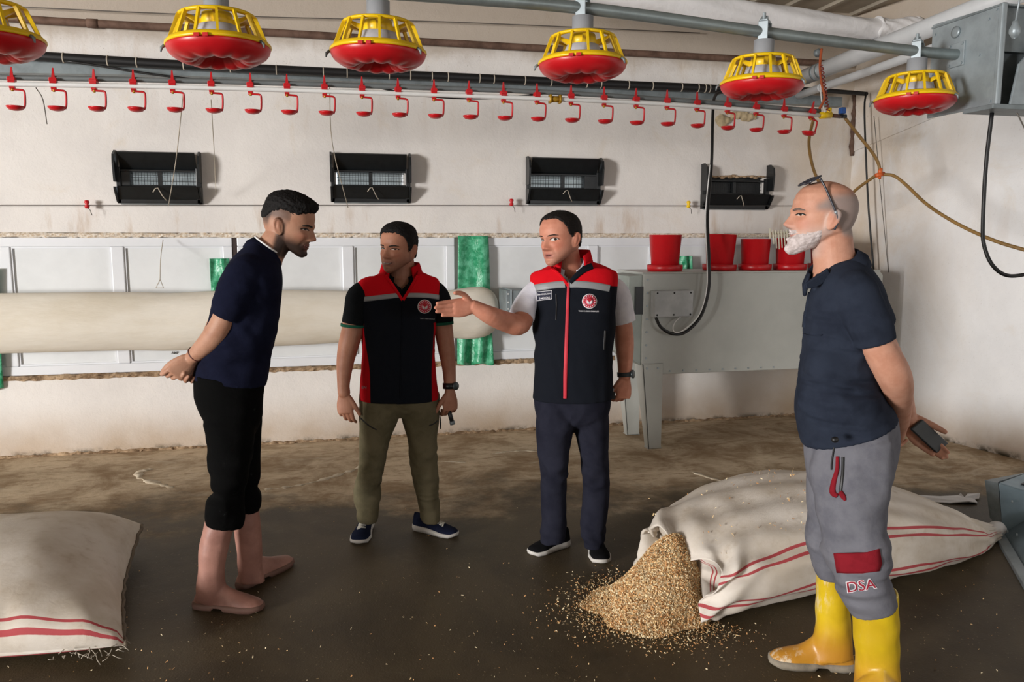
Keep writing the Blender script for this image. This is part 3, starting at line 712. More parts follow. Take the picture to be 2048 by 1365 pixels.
# ------------------------------------------------------------------ steel hopper at the end of the feed pipe
XF = 2.80; cbx = empty('feed_hopper', (3.1, 3.1, 2.10), 'grey galvanised feed hopper box at the upper right end of the feed pipe', 'hopper')
ya, yb = 3.40, 3.00; zt_, zb_ = 2.545, 2.115
mb = MB()
mb.prism([(XF, ya, zb_), (XF, yb, zb_), (XF, yb, zt_ - .012), (XF, ya, zt_)], (.012, 0, 0))
o = mb.obj('side_plate', m_galv, cbx, smooth=False); bevel(o, .003)
mb = MB(); mb.box((XF - .004, yb - .016, zb_), (XF + .022, yb + .01, zt_ - .008)); bevel(mb.obj('corner_post', m_galv, cbx, smooth=False), .006)
mb = MB(); mb.box((XF + .01, yb + .02, zb_ + .23), (XF + .8, yb + .03, zt_ - .02)); mb.obj('front_plate', m_galv_d, cbx, smooth=False)
mb = MB(); mb.box((XF + .01, yb + .06, zb_), (XF + .8, yb + .07, zb_ + .25)); mb.obj('recess_plate', m_galv_d, cbx, smooth=False)
mb = MB(); mb.prism([(XF + .055, yb - .03, zb_ + .0), (XF + .8, yb - .03, zb_ + .0), (XF + .8, yb - .03, zb_ + .36), (XF + .19, yb - .03, zb_ + .28), (XF + .085, yb - .03, zb_ + .17)], (0, .012, 0)); bevel(mb.obj('motor_plate', m_galv, cbx, smooth=False), .003)
mb = MB(); mb.box((XF - .05, yb - .05, zb_ - .022), (XF + .8, yb + .12, zb_ - .002)); bevel(mb.obj('bottom_flange', m_galv_d, cbx, smooth=False), .003)
mb = MB(); mb.box((XF - .006, yb - .01, zt_ - .02), (XF + .8, ya, zt_ - .012)); mb.obj('lid', m_galv_d, cbx, smooth=False)
def bolt(c, n, r=.008, parent=None, mat=None):
    mb = MB(); n = np.array(n, float); mb.tube([np.array(c), np.array(c) + n * r * .8], r, 6); return mb.obj('bolt', mat or m_galv, parent, smooth=False)
for (y, z) in ((ya - .02, zt_ - .05), (ya - .02, zb_ + .2), (yb + .06, zt_ - .06), (yb + .02, zt_ - .03), (yb + .10, zt_ - .2), (yb + .02, zb_ + .02)): bolt((XF, y, z), (-1, 0, 0), .006, cbx)
mb = MB(); mb.lathe([(.014, 0), (.024, 0), (.026, .008), (.014, .01)], n=18); V = mb.V(); V = np.stack([XF - V[:, 2], 3.245 + V[:, 0], 2.475 + V[:, 1]], 1); mobj('grommet', V, mb.f, m_galv, cbx)
mb = MB(); q = e_ + [-.012, 0, 0]; mb.box((XF - .008, q[1] - .05, q[2] - .055), (XF + .002, q[1] + .045, q[2] + .05)); bevel(mb.obj('flange', m_galv, cbx, smooth=False), .003)
mb = MB(); mb.tube([q + [-.03, 0, 0], q + [.01, 0, 0]], .031, 16); mb.obj('pipe_collar', M('brass_tinted_steel', (150, 146, 112), .45, .5), cbx)
for dy, dz in ((-.04, -.045), (.036, -.045), (.036, .04), (-.04, .04)): bolt((XF - .008, q[1] + dy, q[2] + dz), (-1, 0, 0), .007, cbx)
mb = MB(); lb = ony(2030, 60, 2.9); mb.lathe([(.0, -.035), (.012, -.03), (.022, -.012), (.022, .004), (.013, .022), (.012, .035), (.0, .036)], lb, 18); mb.tube([lb + [0, 0, .03], lb + [.01, .0, .12], lb + [-.005, 0, .5]], .004, 6)
tag(mb.obj('pulley', m_galv), 'small steel pulley hung in front of the feed hopper', 'pulley')

# ------------------------------------------------------------------ rolled white curtain and pvc pipes under the ceiling
m_wcloth = M('white_woven_plastic', (226, 224, 224), .7, 0, .05, 3, .3, 9, .03)
ring = []; RP = cr([ony(900, -60, 5.2), ony(1182, -18, 5.2), ony(1300, 3, 5.2), ony(1420, 20, 5.2), ony(1587, 42, 5.2), ony(1720, 56, 5.2), ony(1762, 58, 5.2)], 10)
th = np.arange(36) * 2 * math.pi / 36
for i, p in enumerate(RP):
    t = i / len(RP); r = .085 * (1 - .25 * sm(t, .5, 1.0)) * (1 + .05 * np.sin(3 * th + t * 14) + .04 * np.sin(5 * th - t * 30)); ring.append(np.stack([np.full(36, p[0]), p[1] + r * np.cos(th), p[2] + r * np.sin(th) * 1.05], 1))
mb = MB(); mb.loft(ring); rc = mb.obj('ceiling_roll', m_wcloth); tag(rc, 'white rolled curtain hung under the ceiling at upper right', 'curtain')
ring = []; RP = cr([ony(1752, 59, 5.19), ony(1775, 60, 5.19), ony(1810, 59, 5.19), ony(1840, 62, 5.19)], 8)
for i, p in enumerate(RP):
    t = i / (len(RP) - 1); r = (.080 + .012 * t - .02 * math.sin(t * 3.1) * .5) * (1 + .09 * np.sin(4 * th + t * 9) * (1 - .5 * t) + .05 * np.sin(7 * th - t * 17)); ring.append(np.stack([p[0] + .02 * np.sin(3 * th) * (t < .05 or t > .95), p[1] + r * np.cos(th), p[2] + r * np.sin(th)], 1))
mb = MB(); mb.loft(ring); mb.obj('wrapped_end', m_wcloth, rc)
m_pipe = M('grey_white_pvc', (204, 206, 208), .4, 0, .06, 4)
def pvc(name, path, r, rings, label):
    mb = MB(); mb.tube(path, r, 20); o = mb.obj(name, m_pipe); tag(o, label, 'pipe')
    P = cr(np.array(path), 20)
    for t in rings:
        c = P[int(t * (len(P) - 1))]; d = nz(P[-1] - P[0]); m1 = MB(); m1.tube([c - d * .012, c + d * .012], r * 1.05, 20); m1.obj('socket', m_galv_d if r > .05 else m_pipe, o)
pvc('plastic_pipe', [(3.80, 6.02, 2.845), (3.80, 5.2, 2.875), (3.80, 3.5, 2.925)], .062, (.12, .15), 'thick white plastic pipe running from the corner under the ceiling')
pvc('plastic_pipe', [(3.775, 6.08, 2.705), (3.775, 5.2, 2.725), (3.775, 3.5, 2.775)], .030, (.22,), 'thin white plastic pipe below the thick one near the corner')
mb = MB(); a = ony(1432, 232, W); 
for i in range(26):
    s = RNG.uniform(0, 1); c = ony(1432 + s * 78, 236 + 8 * math.sin(s * 7) + RNG.uniform(-7, 7), W - .005); mb.sphere(c, RNG.uniform(.018, .036), 8, 6)
V, Fc, N = remesh(mb, .008, 2); tag(mobj('foam_lump', V, Fc, M('aged_foam', (206, 186, 150), .95, 0, .2, 14)), 'yellowish lump of sealing foam on the wall behind the fifth feeder', 'foam')

# ------------------------------------------------------------------ hoses and cables at the right
tube_obj('brown_hose', pxpath([(1627, 238, 4.85), (1618, 285, 5.0), (1626, 335, 5.1), (1642, 372, 5.2), (1660, 400, 5.3), (1690, 396, 5.2), (1722, 372, 5.0), (1752, 351, 4.85)], None, 8), .0105, m_hose, 'brown hose looping from the pipe end behind the old man\'s head', 'hose', 12)
hz = tube_obj('brown_hose', pxpath([(1690, 236, 4.82), (1715, 268, 4.82), (1745, 306, 4.82), (1757, 328, 4.82), (1760, 344, 4.82)], None, 8), .0105, m_hose, 'brown hose falling from the blue valve to the orange tee', 'hose', 12)
tube_obj('brown_hose', pxpath([(1766, 349, 4.82), (1788, 352, 4.75), (1812, 370, 4.66), (1855, 410, 4.45), (1915, 448, 4.2), (1990, 482, 3.95), (2070, 506, 3.75)], None, 8), .0105, m_hose, 'brown hose sagging from the orange tee to the right edge', 'hose', 12)
c = ony(1760, 349, 4.82); mb = MB(); mb.tube([c + [-.03, 0, -.008], c + [.03, 0, .004]], .015, 12); mb.tube([c, c + [0, 0, .04]], .015, 12); mb.tube([c, c + [0, 0, -.03]], .009, 10)
tag(mb.obj('hose_tee', M('orange_plastic', (208, 96, 40), .45)), 'orange plastic tee joining the brown hoses', 'fitting')
mc = [(1452, 184, W - .15), (1432, 190, 5.9), (1426, 222, 5.7), (1423, 330, 5.55), (1415, 430, 5.45), (1418, 520, 5.33), (1417, 580, 5.3), (1402, 632, 5.3), (1372, 664, 5.3), (1345, 668, 5.3), (1322, 655, 5.3), (1311, 634, 5.34)]
tube_obj('power_cable', pxpath(mc, None, 8), .0115, m_cable, 'black power cable hanging down to the machine\'s junction box', 'cable', 10)
mc2 = [(1420, 330, 5.52), (1411, 430, 5.42), (1414, 520, 5.29), (1413, 580, 5.27), (1398, 630, 5.27), (1368, 660, 5.28), (1350, 665, 5.28), (1346, 655, 5.3), (1352, 642, 5.33), (1362, 634, 5.36)]
tube_obj('thin_white_wire', pxpath(mc2, None, 8), .004, m_white, 'thin white wire beside the black power cable', 'wire', 6)
tube_obj('hopper_cable', pxpath([(1984, 226, 3.05), (1972, 330, 3.05), (1966, 440, 3.05), (1968, 490, 3.05), (1986, 532, 3.02), (2018, 552, 3.0), (2070, 546, 3.0)], None, 8), .0085, m_cable, 'black cable hanging from the feed hopper at right', 'cable', 10)
tube_obj('corner_cable', pxpath([(1732, 186, 5.95), (1729, 230, 5.9), (1736, 400, 5.82), (1748, 548, 5.76)], None, 6), .0075, m_cable, 'thin black cable hanging in the corner behind the old man', 'cable', 8)
tube_obj('corner_wire', pxpath([(1748, 232, 5.85), (1762, 390, 5.78), (1777, 545, 5.72)], None, 6), .003, m_wire, 'thin grey wire beside the corner cable', 'wire', 6)
tube_obj('plain_cable', pxpath([(2034, 226, 2.95), (2052, 262, 2.95)], None, 4), .003, m_wire, 'thin wire below the feed hopper at the right edge', 'wire', 6)
# suspension cord, spring chain and pulley at the pipe end
pl = ony(1636, 106, 4.85); mb = MB(); mb.lathe([(.008, -.012), (.026, -.010), (.018, 0), (.026, .010), (.008, .012)], n=20); V = mb.V(); V = np.stack([pl[0] + V[:, 0], pl[1] + V[:, 2], pl[2] + V[:, 1]], 1)
tag(mobj('hoist_pulley', V, mb.f, m_galv_d), 'small grey hoist pulley over the end of the water pipe', 'pulley')
tube_obj('hoist_rope', pxpath([(1643, 98, 4.84), (1640, 130, 4.82), (1643, 165, 4.8), (1649, 195, 4.79), (1639, 218, 4.79)], None, 8), .0085, M('orange_rope', (176, 84, 44), .8), 'orange rope hanging from the hoist pulley', 'rope', 8)
tube_obj('hoist_rope', pxpath([(1642, 140, 4.81), (1642, 190, 4.8), (1646, 212, 4.79), (1650, 226, 4.79)], None, 8), .004, m_white, 'white cord beside the orange rope', 'rope', 6)
mb = MB(); P = pxpath([(1643, 130, 4.79), (1648, 165, 4.79), (1652, 195, 4.79), (1656, 222, 4.79)], None, 30); n = len(P); a = np.arange(n) * .9
mb.tube(P + np.stack([.009 * np.cos(a), .009 * np.sin(a), 0 * a], 1), .0042, 6); tag(mb.obj('spring', M('dark_red_coil', (128, 50, 44), .6)), 'dark red coiled line at the water pipe end', 'coil')

# ================================================================== GREY MACHINE with red buckets
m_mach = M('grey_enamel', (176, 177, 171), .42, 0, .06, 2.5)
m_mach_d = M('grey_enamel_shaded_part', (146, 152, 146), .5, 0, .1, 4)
mc_ = empty('feed_machine', (3.15, 5.6, 0), 'grey sheet-metal machine on splayed legs against the wall', 'machine')
yf, yb_ = 5.40, 5.92; xl, xr = 2.185, 4.15; zt_ = 1.295
body = MB(); body.prism([(xl, yf, .635), (xl + .16, yf, .635), (xl + .16, yf, .555), (xr, yf, .555), (xr, yf, zt_ - .03), (xr - .03, yf, zt_), (xl, yf, zt_)], (0, yb_ - yf, 0))
bevel(body.obj('body', m_mach, mc_, smooth=False), .006)
mb = MB(); mb.box((xl - .01, yf - .006, zt_ - .004), (xr - .03, yb_ + .004, zt_ + .008)); bevel(mb.obj('top_plate', m_mach, mc_, smooth=False), .003)
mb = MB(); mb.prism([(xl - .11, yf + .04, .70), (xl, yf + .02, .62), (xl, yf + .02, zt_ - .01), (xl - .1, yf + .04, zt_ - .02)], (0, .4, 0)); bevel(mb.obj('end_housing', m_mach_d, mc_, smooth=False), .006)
mb = MB(); mb.box((xl - .055, yf + .0, 1.0), (xl - .002, yf + .05, 1.2)); mb.obj('dark_slot', m_black, mc_, smooth=False)
for i in range(7): bolt((xl + .03, yf, .68 + i * .095), (0, -1, 0), .008, mc_)
for i in range(9): bolt((xl + .22 + i * .105, yf, .578), (0, -1, 0), .007, mc_)
for dx in (.035, .12): bolt((xl + dx, yf - .01, .605), (0, -1, 0), .009, mc_)
def leg(xa, xb, xa2, xb2, y, yo, side):
    mb = MB(); z1 = .635
    mb.hexa([(xa2, y, 0), (xb2, y, 0), (xb2, y + .012, 0), (xa2, y + .012, 0), (xa, y, z1), (xb, y, z1), (xb, y + .012, z1), (xa, y + .012, z1)])
    s = xa if side < 0 else xb; s2 = xa2 if side < 0 else xb2; dx = .010 * -side
    ys = [y, y + yo * .16]; lo, hi = min(ys), max(ys); lo2, hi2 = sorted([y, y + yo * .07])
    mb.hexa([(min(s2, s2 + dx), lo2, 0), (max(s2, s2 + dx), lo2, 0), (max(s2, s2 + dx), hi2, 0), (min(s2, s2 + dx), hi2, 0), (min(s, s + dx), lo, z1), (max(s, s + dx), lo, z1), (max(s, s + dx), hi, z1), (min(s, s + dx), hi, z1)])
    mb.box((xa2 - .005, min(y, y + yo * .08) , 0), (xb2 + .005, max(y + .012, y + yo * .08), .008))
    bevel(mb.obj('leg', m_mach, mc_, smooth=False), .003)
leg(xl, xl + .16, xl + .06, xl + .16, yf - .012, 1, -1); leg(xl, xl + .16, xl + .06, xl + .16, yb_ - .1, 1, -1)
leg(xr - .16, xr, xr - .16, xr - .05, yf - .012, 1, 1); leg(xr - .16, xr, xr - .16, xr - .05, yb_ - .1, 1, 1)
bx0, bx1 = ony(1301, 600, yf)[0], ony(1378, 600, yf)[0]; bz0, bz1 = ony(1340, 633, yf)[2], ony(1340, 580, yf)[2]
mb = MB(); mb.box((bx0, yf - .075, bz0), (bx1, yf, bz1)); jb = mb.obj('junction_box', M('pale_grey_box', (184, 186, 186), .45), mc_, smooth=False); bevel(jb, .008)
for i in range(3):
    for z in (bz0 + .018, bz1 - .018): mb = MB(); xx = bx0 + .022 + i * (bx1 - bx0 - .044) / 2; mb.tube([(xx, yf - .077, z), (xx, yf - .072, z)], .007, 8); mb.obj('screw', m_cable, jb)
# zinc trough from the curtain roll to the machine
tr = empty('zinc_trough', (1.65, 5.85, .9), 'zinc sheet trough between the curtain roll and the grey machine', 'trough')
mb = MB(); mb.box((1.245, 5.72, 1.005), (2.06, 5.98, 1.165)); bevel(mb.obj('cover', m_galv_d, tr, smooth=False), .004)
mb = MB(); mb.prism([(1.25, 5.70, 1.0), (1.25, 5.76, .90), (1.25, 5.94, .90), (1.25, 5.99, 1.0)], (.81, 0, 0)); mb.obj('lower_channel', m_galv_d, tr, smooth=False)
mb = MB(); mb.box((1.275, 5.712, 1.0), (1.287, 5.99, 1.172)); mb.obj('rib', m_galv, tr, smooth=False)
for z in (1.14, 1.08, 1.03): bolt((1.26, 5.72, z), (0, -1, 0), .006, tr, m_white)
# buckets
BK = [(1330, 5.62, .265, .120, .100, 0, 'red bucket on its tray, standing alone at the left end of the machine'), (1439, 5.62, .268, .116, .097, .03, 'red bucket on its tray right behind the hanging black cable'), (1510, 5.60, .235, .112, .098, 0, 'red bucket on its tray, third from the left on the machine'), (1580, 5.60, .24, .114, .100, 0, 'red bucket holding the white plastic comb, by the old man\'s beard'), (1650, 5.62, .24, .116, .10, 0, 'red bucket on the machine mostly hidden by the old man\'s neck')]
for (px, Y, h, rt, rb, tilt, lab) in BK:
    c = ony(px, 520, Y); c[2] = zt_ + .008
    e = empty('red_bucket', c, lab, 'bucket', 'red buckets on trays on the machine'); e.rotation_euler = (0, tilt, RNG.uniform(-.3, .3))
    mb = MB(); mb.lathe([(rb - .02, .012), (rb - .003, .012), (rb, .016), (rt, h), (rt + .003, h + .002), (rt - .003, h + .003), (rt - .006, h - .004), (rb - .006, .024), (rb - .02, .02)], n=40); mobj('bucket_wall', mb.V(), mb.f, m_red, e, local=True)
    mb = MB(); mb.lathe([(rt - .0, .0), (rt + .008, .002), (rt + .012, .018), (rt + .013, .044), (rt + .009, .046), (rt + .006, .02), (rt - .01, .012)], n=40); mobj('tray', mb.V(), mb.f, m_red, e, local=True)
c = ony(1558, 478, 5.52); rk = empty('plastic_comb', c, 'white plastic comb with long teeth leaning in a red bucket', 'comb')
m_ivory = M('ivory_plastic', (226, 220, 198), .45)
a, b = ony(1543, 466, 5.50), ony(1586, 466, 5.50); mb = MB(); mb.tube([a, b], .009, 8); mb.obj('bar', m_ivory, rk)
for i in range(9):
    x = 1540 + i * 5.6; y1 = 460 - (3 if i in (0, 8) else 0); y2 = [478, 488, 497, 499, 496, 492, 489, 485, 480][i]; mb = MB(); mb.tube([ony(x, y1, 5.49), ony(x + (2 if i else 0), y2, 5.48)], .0055, 6); mb.obj('tooth', m_ivory, rk)

# ================================================================== SACKS
def sack_mat(name, stripes):
    t = NT(name); t.set(.75, 0, .3); u = t.attr('around')
    base = t.mix(t.ramp(t.noise(3.5, 5, .65), .35, .7), lin((228, 220, 210)), lin((206, 194, 178)))
    base = t.mix(t.math('MULTIPLY', t.ramp(t.noise(14, 5, .7), .55, .75), .3), base, lin((172, 150, 124)))
    f = None
    for (c, w, gap) in stripes:
        for s in (-1, 1):
            d = t.math('ABSOLUTE', t.math('SUBTRACT', u, c + s * gap)); k = t.ramp(d, w, w * .8)
            f = k if f is None else t.math('MAXIMUM', f, k)
    col = t.mix(t.math('MULTIPLY', f, .92), base, lin((178, 44, 58)))
    t.color(col)
    w1 = t.node('ShaderNodeTexWave'); w1.inputs['Scale'].default_value = 240; w1.inputs['Distortion'].default_value = 1.0; t.link(t.coord(), w1.inputs['Vector'])
    h = t.math('ADD', t.math('MULTIPLY', w1.outputs['Fac'], .12), t.math('MULTIPLY', t.noise(24, 4, .6, None, 1.0), .8)); t.bump(h, .3, .006); return t.m
# right sack: mouth at the left end, tied tail at the right; cross sections along its length
def lerp_tab(t, tab): tab = np.array(tab, float); return np.array([np.interp(t, tab[:, 0], tab[:, k]) for k in range(1, tab.shape[1])])
TAB = cr(np.array([ # t, cx, cy, half width, height, z0
    [0, 1.40, 3.06, .30, .27, 0], [.06, 1.47, 3.08, .34, .31, 0], [.15, 1.62, 3.13, .38, .36, 0], [.3, 1.88, 3.2, .41, .41, 0], [.5, 2.22, 3.26, .43, .42, 0], [.7, 2.60, 3.30, .38, .345, .0], [.84, 2.92, 3.32, .28, .235, .0], [.93, 3.12, 3.33, .15, .13, .0], [.975, 3.25, 3.33, .055, .07, .005], [1, 3.315, 3.33, .032, .05, .015]]), 12)
n = 96; th = np.linspace(0, 2 * math.pi, n, endpoint=False); rings = []; ar = []
for k, (t, cx, cy, hw, hh, z0) in enumerate(TAB):
    c_, s_ = np.cos(th), np.sin(th)
    yy = np.sign(c_) * np.abs(c_) ** .85 * hw; zz = np.where(s_ > 0, np.abs(s_) ** .95, -np.abs(s_) ** .62) * hh / 2 + hh / 2 + z0
    cr_ = .010 * np.sin(6 * th + t * 9) * (1 - t) + .006 * np.sin(13 * th - t * 21)
    mouth = math.exp(-(t / .10) ** 2)
    cr_ = cr_ + mouth * (.030 * np.sin(5 * th + 1.0) + .02 * np.sin(9 * th + 2 * t * 30)) + math.exp(-((t - .96) / .06) ** 2) * .012 * np.sin(16 * th)
    nrm = np.stack([0 * th, c_, s_], 1); tx = np.array([.99, .12, 0]); ang = .14
    P_ = np.stack([cx - (yy) * ang + mouth * .05 * np.sin(3 * th + .5) * 1.0, cy + yy, zz], 1) + nrm * cr_[:, None]
    P_[:, 2] = np.maximum(P_[:, 2], .003); rings.append(P_); ar.append(th / (2 * math.pi))
# the open mouth folds inwards
inner = [r.copy() for r in rings[:10]]
out = []
for k in range(8, -1, -1):
    r = rings[k]; c0 = r.mean(0); q = c0 + (r - c0) * .965 + [0.01, 0, .002]; out.append(q)
allr = out + rings; U = np.concatenate([ar[0]] * len(allr))
mb = MB(); mb.loft(allr, True, True); Vs = mb.V(); U = np.concatenate([U, [.75, .75]])
sk = empty('shavings_sack', (2.2, 3.25, 0), 'large woven sack on its side with red double stripes, spilling wood shavings', 'sack')
m_sack = sack_mat('woven_sack', [(.438, .0050, .0125), (.545, .0050, .0115)])
Vs[:, 2] = np.maximum(Vs[:, 2] + .006 * vnoise(Vs, 9, 3) * (Vs[:, 2] > .02), .003)
so = mobj('sack_cloth', Vs, mb.f, m_sack, sk, attrs={'around': U})
mb = MB(); q = np.array([3.31, 3.33, .045]); mb.tube(cr([q + [-.03, 0, 0], q + [.02, .0, .01], q + [.05, -.01, .0]], 4), [.03, .036, .04, .042, .038, .036, .03, .024, .02], 14); mb.obj('tied_end', m_wcloth, sk)
# crumpled corner of the mouth standing up
MC = [(1283, 1071), (1300, 1068), (1316, 1080), (1322, 1092), (1305, 1105), (1290, 1120), (1277, 1132), (1274, 1110)]
V = [ony(x, y, 3.28 + .02 * math.sin(i)) for i, (x, y) in enumerate(MC)]; c0 = np.mean(V, 0) + [0, .05, 0]; V2 = [p + [.012, .012, 0] for p in V]
mb = MB(); mb.loft([np.array(V), np.array(V2)], True, True); mb.obj('mouth_flap', m_sack, sk)
# left sack
m_sack2 = sack_mat('woven_sack_left', [(.030, .0045, .013)])
sk2 = empty('closed_sack', (-1.3, 3.5, 0), 'large closed woven sack lying at the left edge, red double stripe at its near side', 'sack')
nu, nv = 70, 60; top = np.zeros((nu, nv, 3)); bot = np.zeros((nu, nv, 3)); arr = np.zeros((nu, nv))
cA, cB = np.array([-.77, 2.98]), np.array([-.955, 4.16])      # right seam, near and far corner
for i in range(nu):
    s = i / (nu - 1)
    for j in range(nv):
        t = j / (nv - 1); e = cA + (cB - cA) * t; bow = .05 * math.sin(math.pi * t)
        L = 1.6 - .1 * t; x = e[0] - bow * (1 - s) * .9 - s * L; y = e[1] + .10 * s + (.5 - t) * .04 * math.sin(math.pi * s)
        pill = (math.sin(math.pi * min(1, max(0, t))) ** .42) * (1 - (1 - min(1, s * 3.2)) ** 2.2) ** .5 if s > 0 else 0
        pill *= 1 if s < .85 else max(0, 1 - ((s - .85) / .15) ** 2) ** .5
        wr_ = .016 * math.sin(s * 75 + 2 * math.sin(s * 19)) * math.exp(-((t - .03) / .05) ** 2) + .012 * math.sin(t * 22 + s * 5) * math.exp(-s / .12)
        zc = .075 + .11 * t * (1 - t) * 0; zc = .08 + .05 * sm(t, .6, 1) * (1 - s)
        top[i, j] = (x, y, zc + .245 * pill + wr_ * pill); bot[i, j] = (x, y, max(.003, zc - .09 * pill - .0)); arr[i, j] = t
Vt = np.concatenate([top.reshape(-1, 3), bot.reshape(-1, 3)]); nn = nu * nv
f = [(i * nv + j, (i + 1) * nv + j, (i + 1) * nv + j + 1, i * nv + j + 1)[::-1] for i in range(nu - 1) for j in range(nv - 1)]
f += [tuple(nn + k for k in q[::-1]) for q in f]
bd = [i * nv for i in range(nu)] + [(nu - 1) * nv + j for j in range(1, nv)] + [i * nv + nv - 1 for i in range(nu - 2, -1, -1)] + [j for j in range(nv - 2, 0, -1)]
f += [(bd[k - 1], bd[k], nn + bd[k], nn + bd[k - 1]) for k in range(len(bd))]
Vt[:, 2] += .006 * vnoise(Vt, 8, 5) * (Vt[:, 2] > .1)
mobj('sack_cloth', Vt, f, m_sack2, sk2, attrs={'around': np.concatenate([arr.ravel(), arr.ravel()])})
mb = MB(); P = top[0, ::2] + [0.004, 0, 0]; P = P + np.stack([.004 * np.sin(np.arange(len(P)) * 2.1), 0 * P[:, 0], .004 * np.cos(np.arange(len(P)) * 1.7)], 1); mb.tube(P, .0075, 7); mb.obj('end_seam', M('seam_thread', (120, 108, 92), .9), sk2)
mb = MB(); r = np.random.default_rng(9)
for i in range(34):
    b = top[0, 0] + [r.uniform(-.24, .01), r.uniform(-.02, .02), r.uniform(-.03, .01)]; d = r.normal(size=3) * [.022, .012, .014] + [.006, -.008, -.010]; b[2] = max(b[2], .01); q = b + d; q[2] = max(q[2], .004); mb.tube([b, (b + q) / 2 + r.normal(size=3) * .004, q], .0016, 4)
tag(mb.obj('frayed_edge', m_string, sk2), kind='stuff')

# ------------------------------------------------------------------ heap of wood shavings
t = NT('wood_shavings'); t.set(.9, 0, .2)
cc = t.mix(t.ramp(t.noise(60, 4, .7), .38, .62), lin((244, 216, 172)), lin((216, 172, 120))); cc = t.mix(t.ramp(t.noise(23, 3, .7), .55, .7), cc, lin((244, 224, 186))); t.color(cc); t.bump(t.noise(110, 4, .7), 1.0, .02); m_shav = t.m
HB = [onz(*p) for p in [(1196, 1222), (1230, 1195), (1262, 1155), (1300, 1140)]]
hc = np.array([1.315, 3.01]); nr_, na = 46, 110; V = [(*hc, .0)]; 
def heap_h(x, y):
    return .27 * math.exp(-(((x - 1.43) / .19) ** 2 + ((y - 3.08) / .23) ** 2) ** .9) + .10 * math.exp(-(((x - 1.27) / .2) ** 2 + ((y - 2.96) / .18) ** 2))
def _old(x, y):
    h = .30 * math.exp(-(((x - 1.46) / .21) ** 2 + ((y - 3.12) / .26) ** 2) ** .8) + .07 * math.exp(-(((x - 1.22) / .22) ** 2 + ((y - 2.93) / .17) ** 2)) ; return h
r = np.random.default_rng(3); V = []; f = []
for i in range(nr_):
    for j in range(na):
        a = 2 * math.pi * j / na; R_ = (.29 + .02 * math.sin(3 * a + 1) + .015 * math.sin(5 * a) + .012 * math.sin(9 * a)) * (1.0 + .12 * math.cos(a - 3.5)); rr = R_ * i / (nr_ - 1)
        x, y = hc[0] + rr * math.cos(a) * .98, hc[1] + rr * math.sin(a) * .80; fall = 1 - (i / (nr_ - 1)) ** 3
        z = heap_h(x, y) * fall; z += r.uniform(-.006, .007) * (z > .005); V.append((x, y, max(z, -.004)))
f = [(i * na + j, (i + 1) * na + j, (i + 1) * na + (j + 1) % na, i * na + (j + 1) % na) for i in range(nr_ - 1) for j in range(na)]
V.append((hc[0], hc[1], -.01)); 
sh = mobj('wood_shavings', V, f, m_shav); tag(sh, 'heap of pale wood shavings spilling from the open sack', 'shavings', kind='stuff')
m_ch = [M('chip_pale', (250, 232, 192), .9), M('chip_tan', (240, 206, 152), .9), M('chip_brown', (216, 164, 108), .9)]
def chips(name, pts, size, seed, label):
    r = np.random.default_rng(seed); N = len(pts); ax = r.normal(size=(N, 3)); ax /= np.linalg.norm(ax, axis=1, keepdims=True); bx = np.cross(ax, r.normal(size=(N, 3))); bx /= np.linalg.norm(bx, axis=1, keepdims=True); nx_ = np.cross(ax, bx)
    L = r.uniform(.5, 1.6, (N, 1)) * size; Wd = r.uniform(.3, .7, (N, 1)) * size; T = size * .12; P = np.asarray(pts)
    c = [P - ax * L - bx * Wd, P + ax * L - bx * Wd, P + ax * L + bx * Wd + nx_ * size * .3, P - ax * L + bx * Wd, P - ax * L * .9 + nx_ * T * 2, P + ax * L * .8 + nx_ * T * 2]
    V = np.stack(c, 1).reshape(-1, 3); V[:, 2] = np.maximum(V[:, 2], .0015); F = [(0, 1, 2, 3), (0, 4, 5, 1), (3, 2, 5, 4), (0, 3, 4), (1, 5, 2)]
    faces = [[6 * i + k for k in q] for i in range(N) for q in F]; o = mobj(name, V, faces, m_ch, smooth=False)
    mi = np.repeat(r.integers(0, 3, N), 5); o.data.polygons.foreach_set('material_index', mi.astype(np.int32)); return tag(o, label, 'shavings', kind='stuff')
pts = []
while len(pts) < 15000:
    a = r.uniform(0, 2 * math.pi); k = math.sqrt(r.uniform(0, 1)); R_ = (.29 + .02 * math.sin(3 * a + 1) + .015 * math.sin(5 * a) + .012 * math.sin(9 * a)) * (1.0 + .12 * math.cos(a - 3.5)) * 1.01; x = hc[0] + R_ * k * math.cos(a) * .98; y = hc[1] + R_ * k * math.sin(a) * .80
    pts.append((x, y, heap_h(x, y) * (1 - k ** 3) + .005))
chips('wood_chips', pts, .0044, 11, 'loose wood flakes covering the shavings heap')
pts = []
for _ in range(1500):
    a = r.uniform(1.6, 5.4); k = 1 + abs(r.normal()) * .35; x = hc[0] + .28 * k * math.cos(a); y = hc[1] + .24 * k * math.sin(a); pts.append((x, y, .003))
for _ in range(420): q = onz(r.uniform(-50, 2000), 1365 - abs(r.normal()) * 150); pts.append((q[0], q[1], .003))
chips('scattered_flakes', pts, .0036, 12, 'sparse wood flakes scattered over the dark floor')
pts = []
for _ in range(160):
    t_ = r.uniform(.05, .5); cx, cy, hw, hh, z0 = lerp_tab(t_, TAB); a = r.uniform(.25, .8) * math.pi; yy = math.cos(a) * hw; pts.append((cx + r.normal() * .03 - yy * .14, cy + math.copysign(abs(math.cos(a)) ** .85, math.cos(a)) * hw, math.sin(a) ** .95 * hh / 2 + hh / 2 + .006))
chips('flakes_on_sack', pts, .0042, 13, 'wood flakes lying on top of the striped sack')

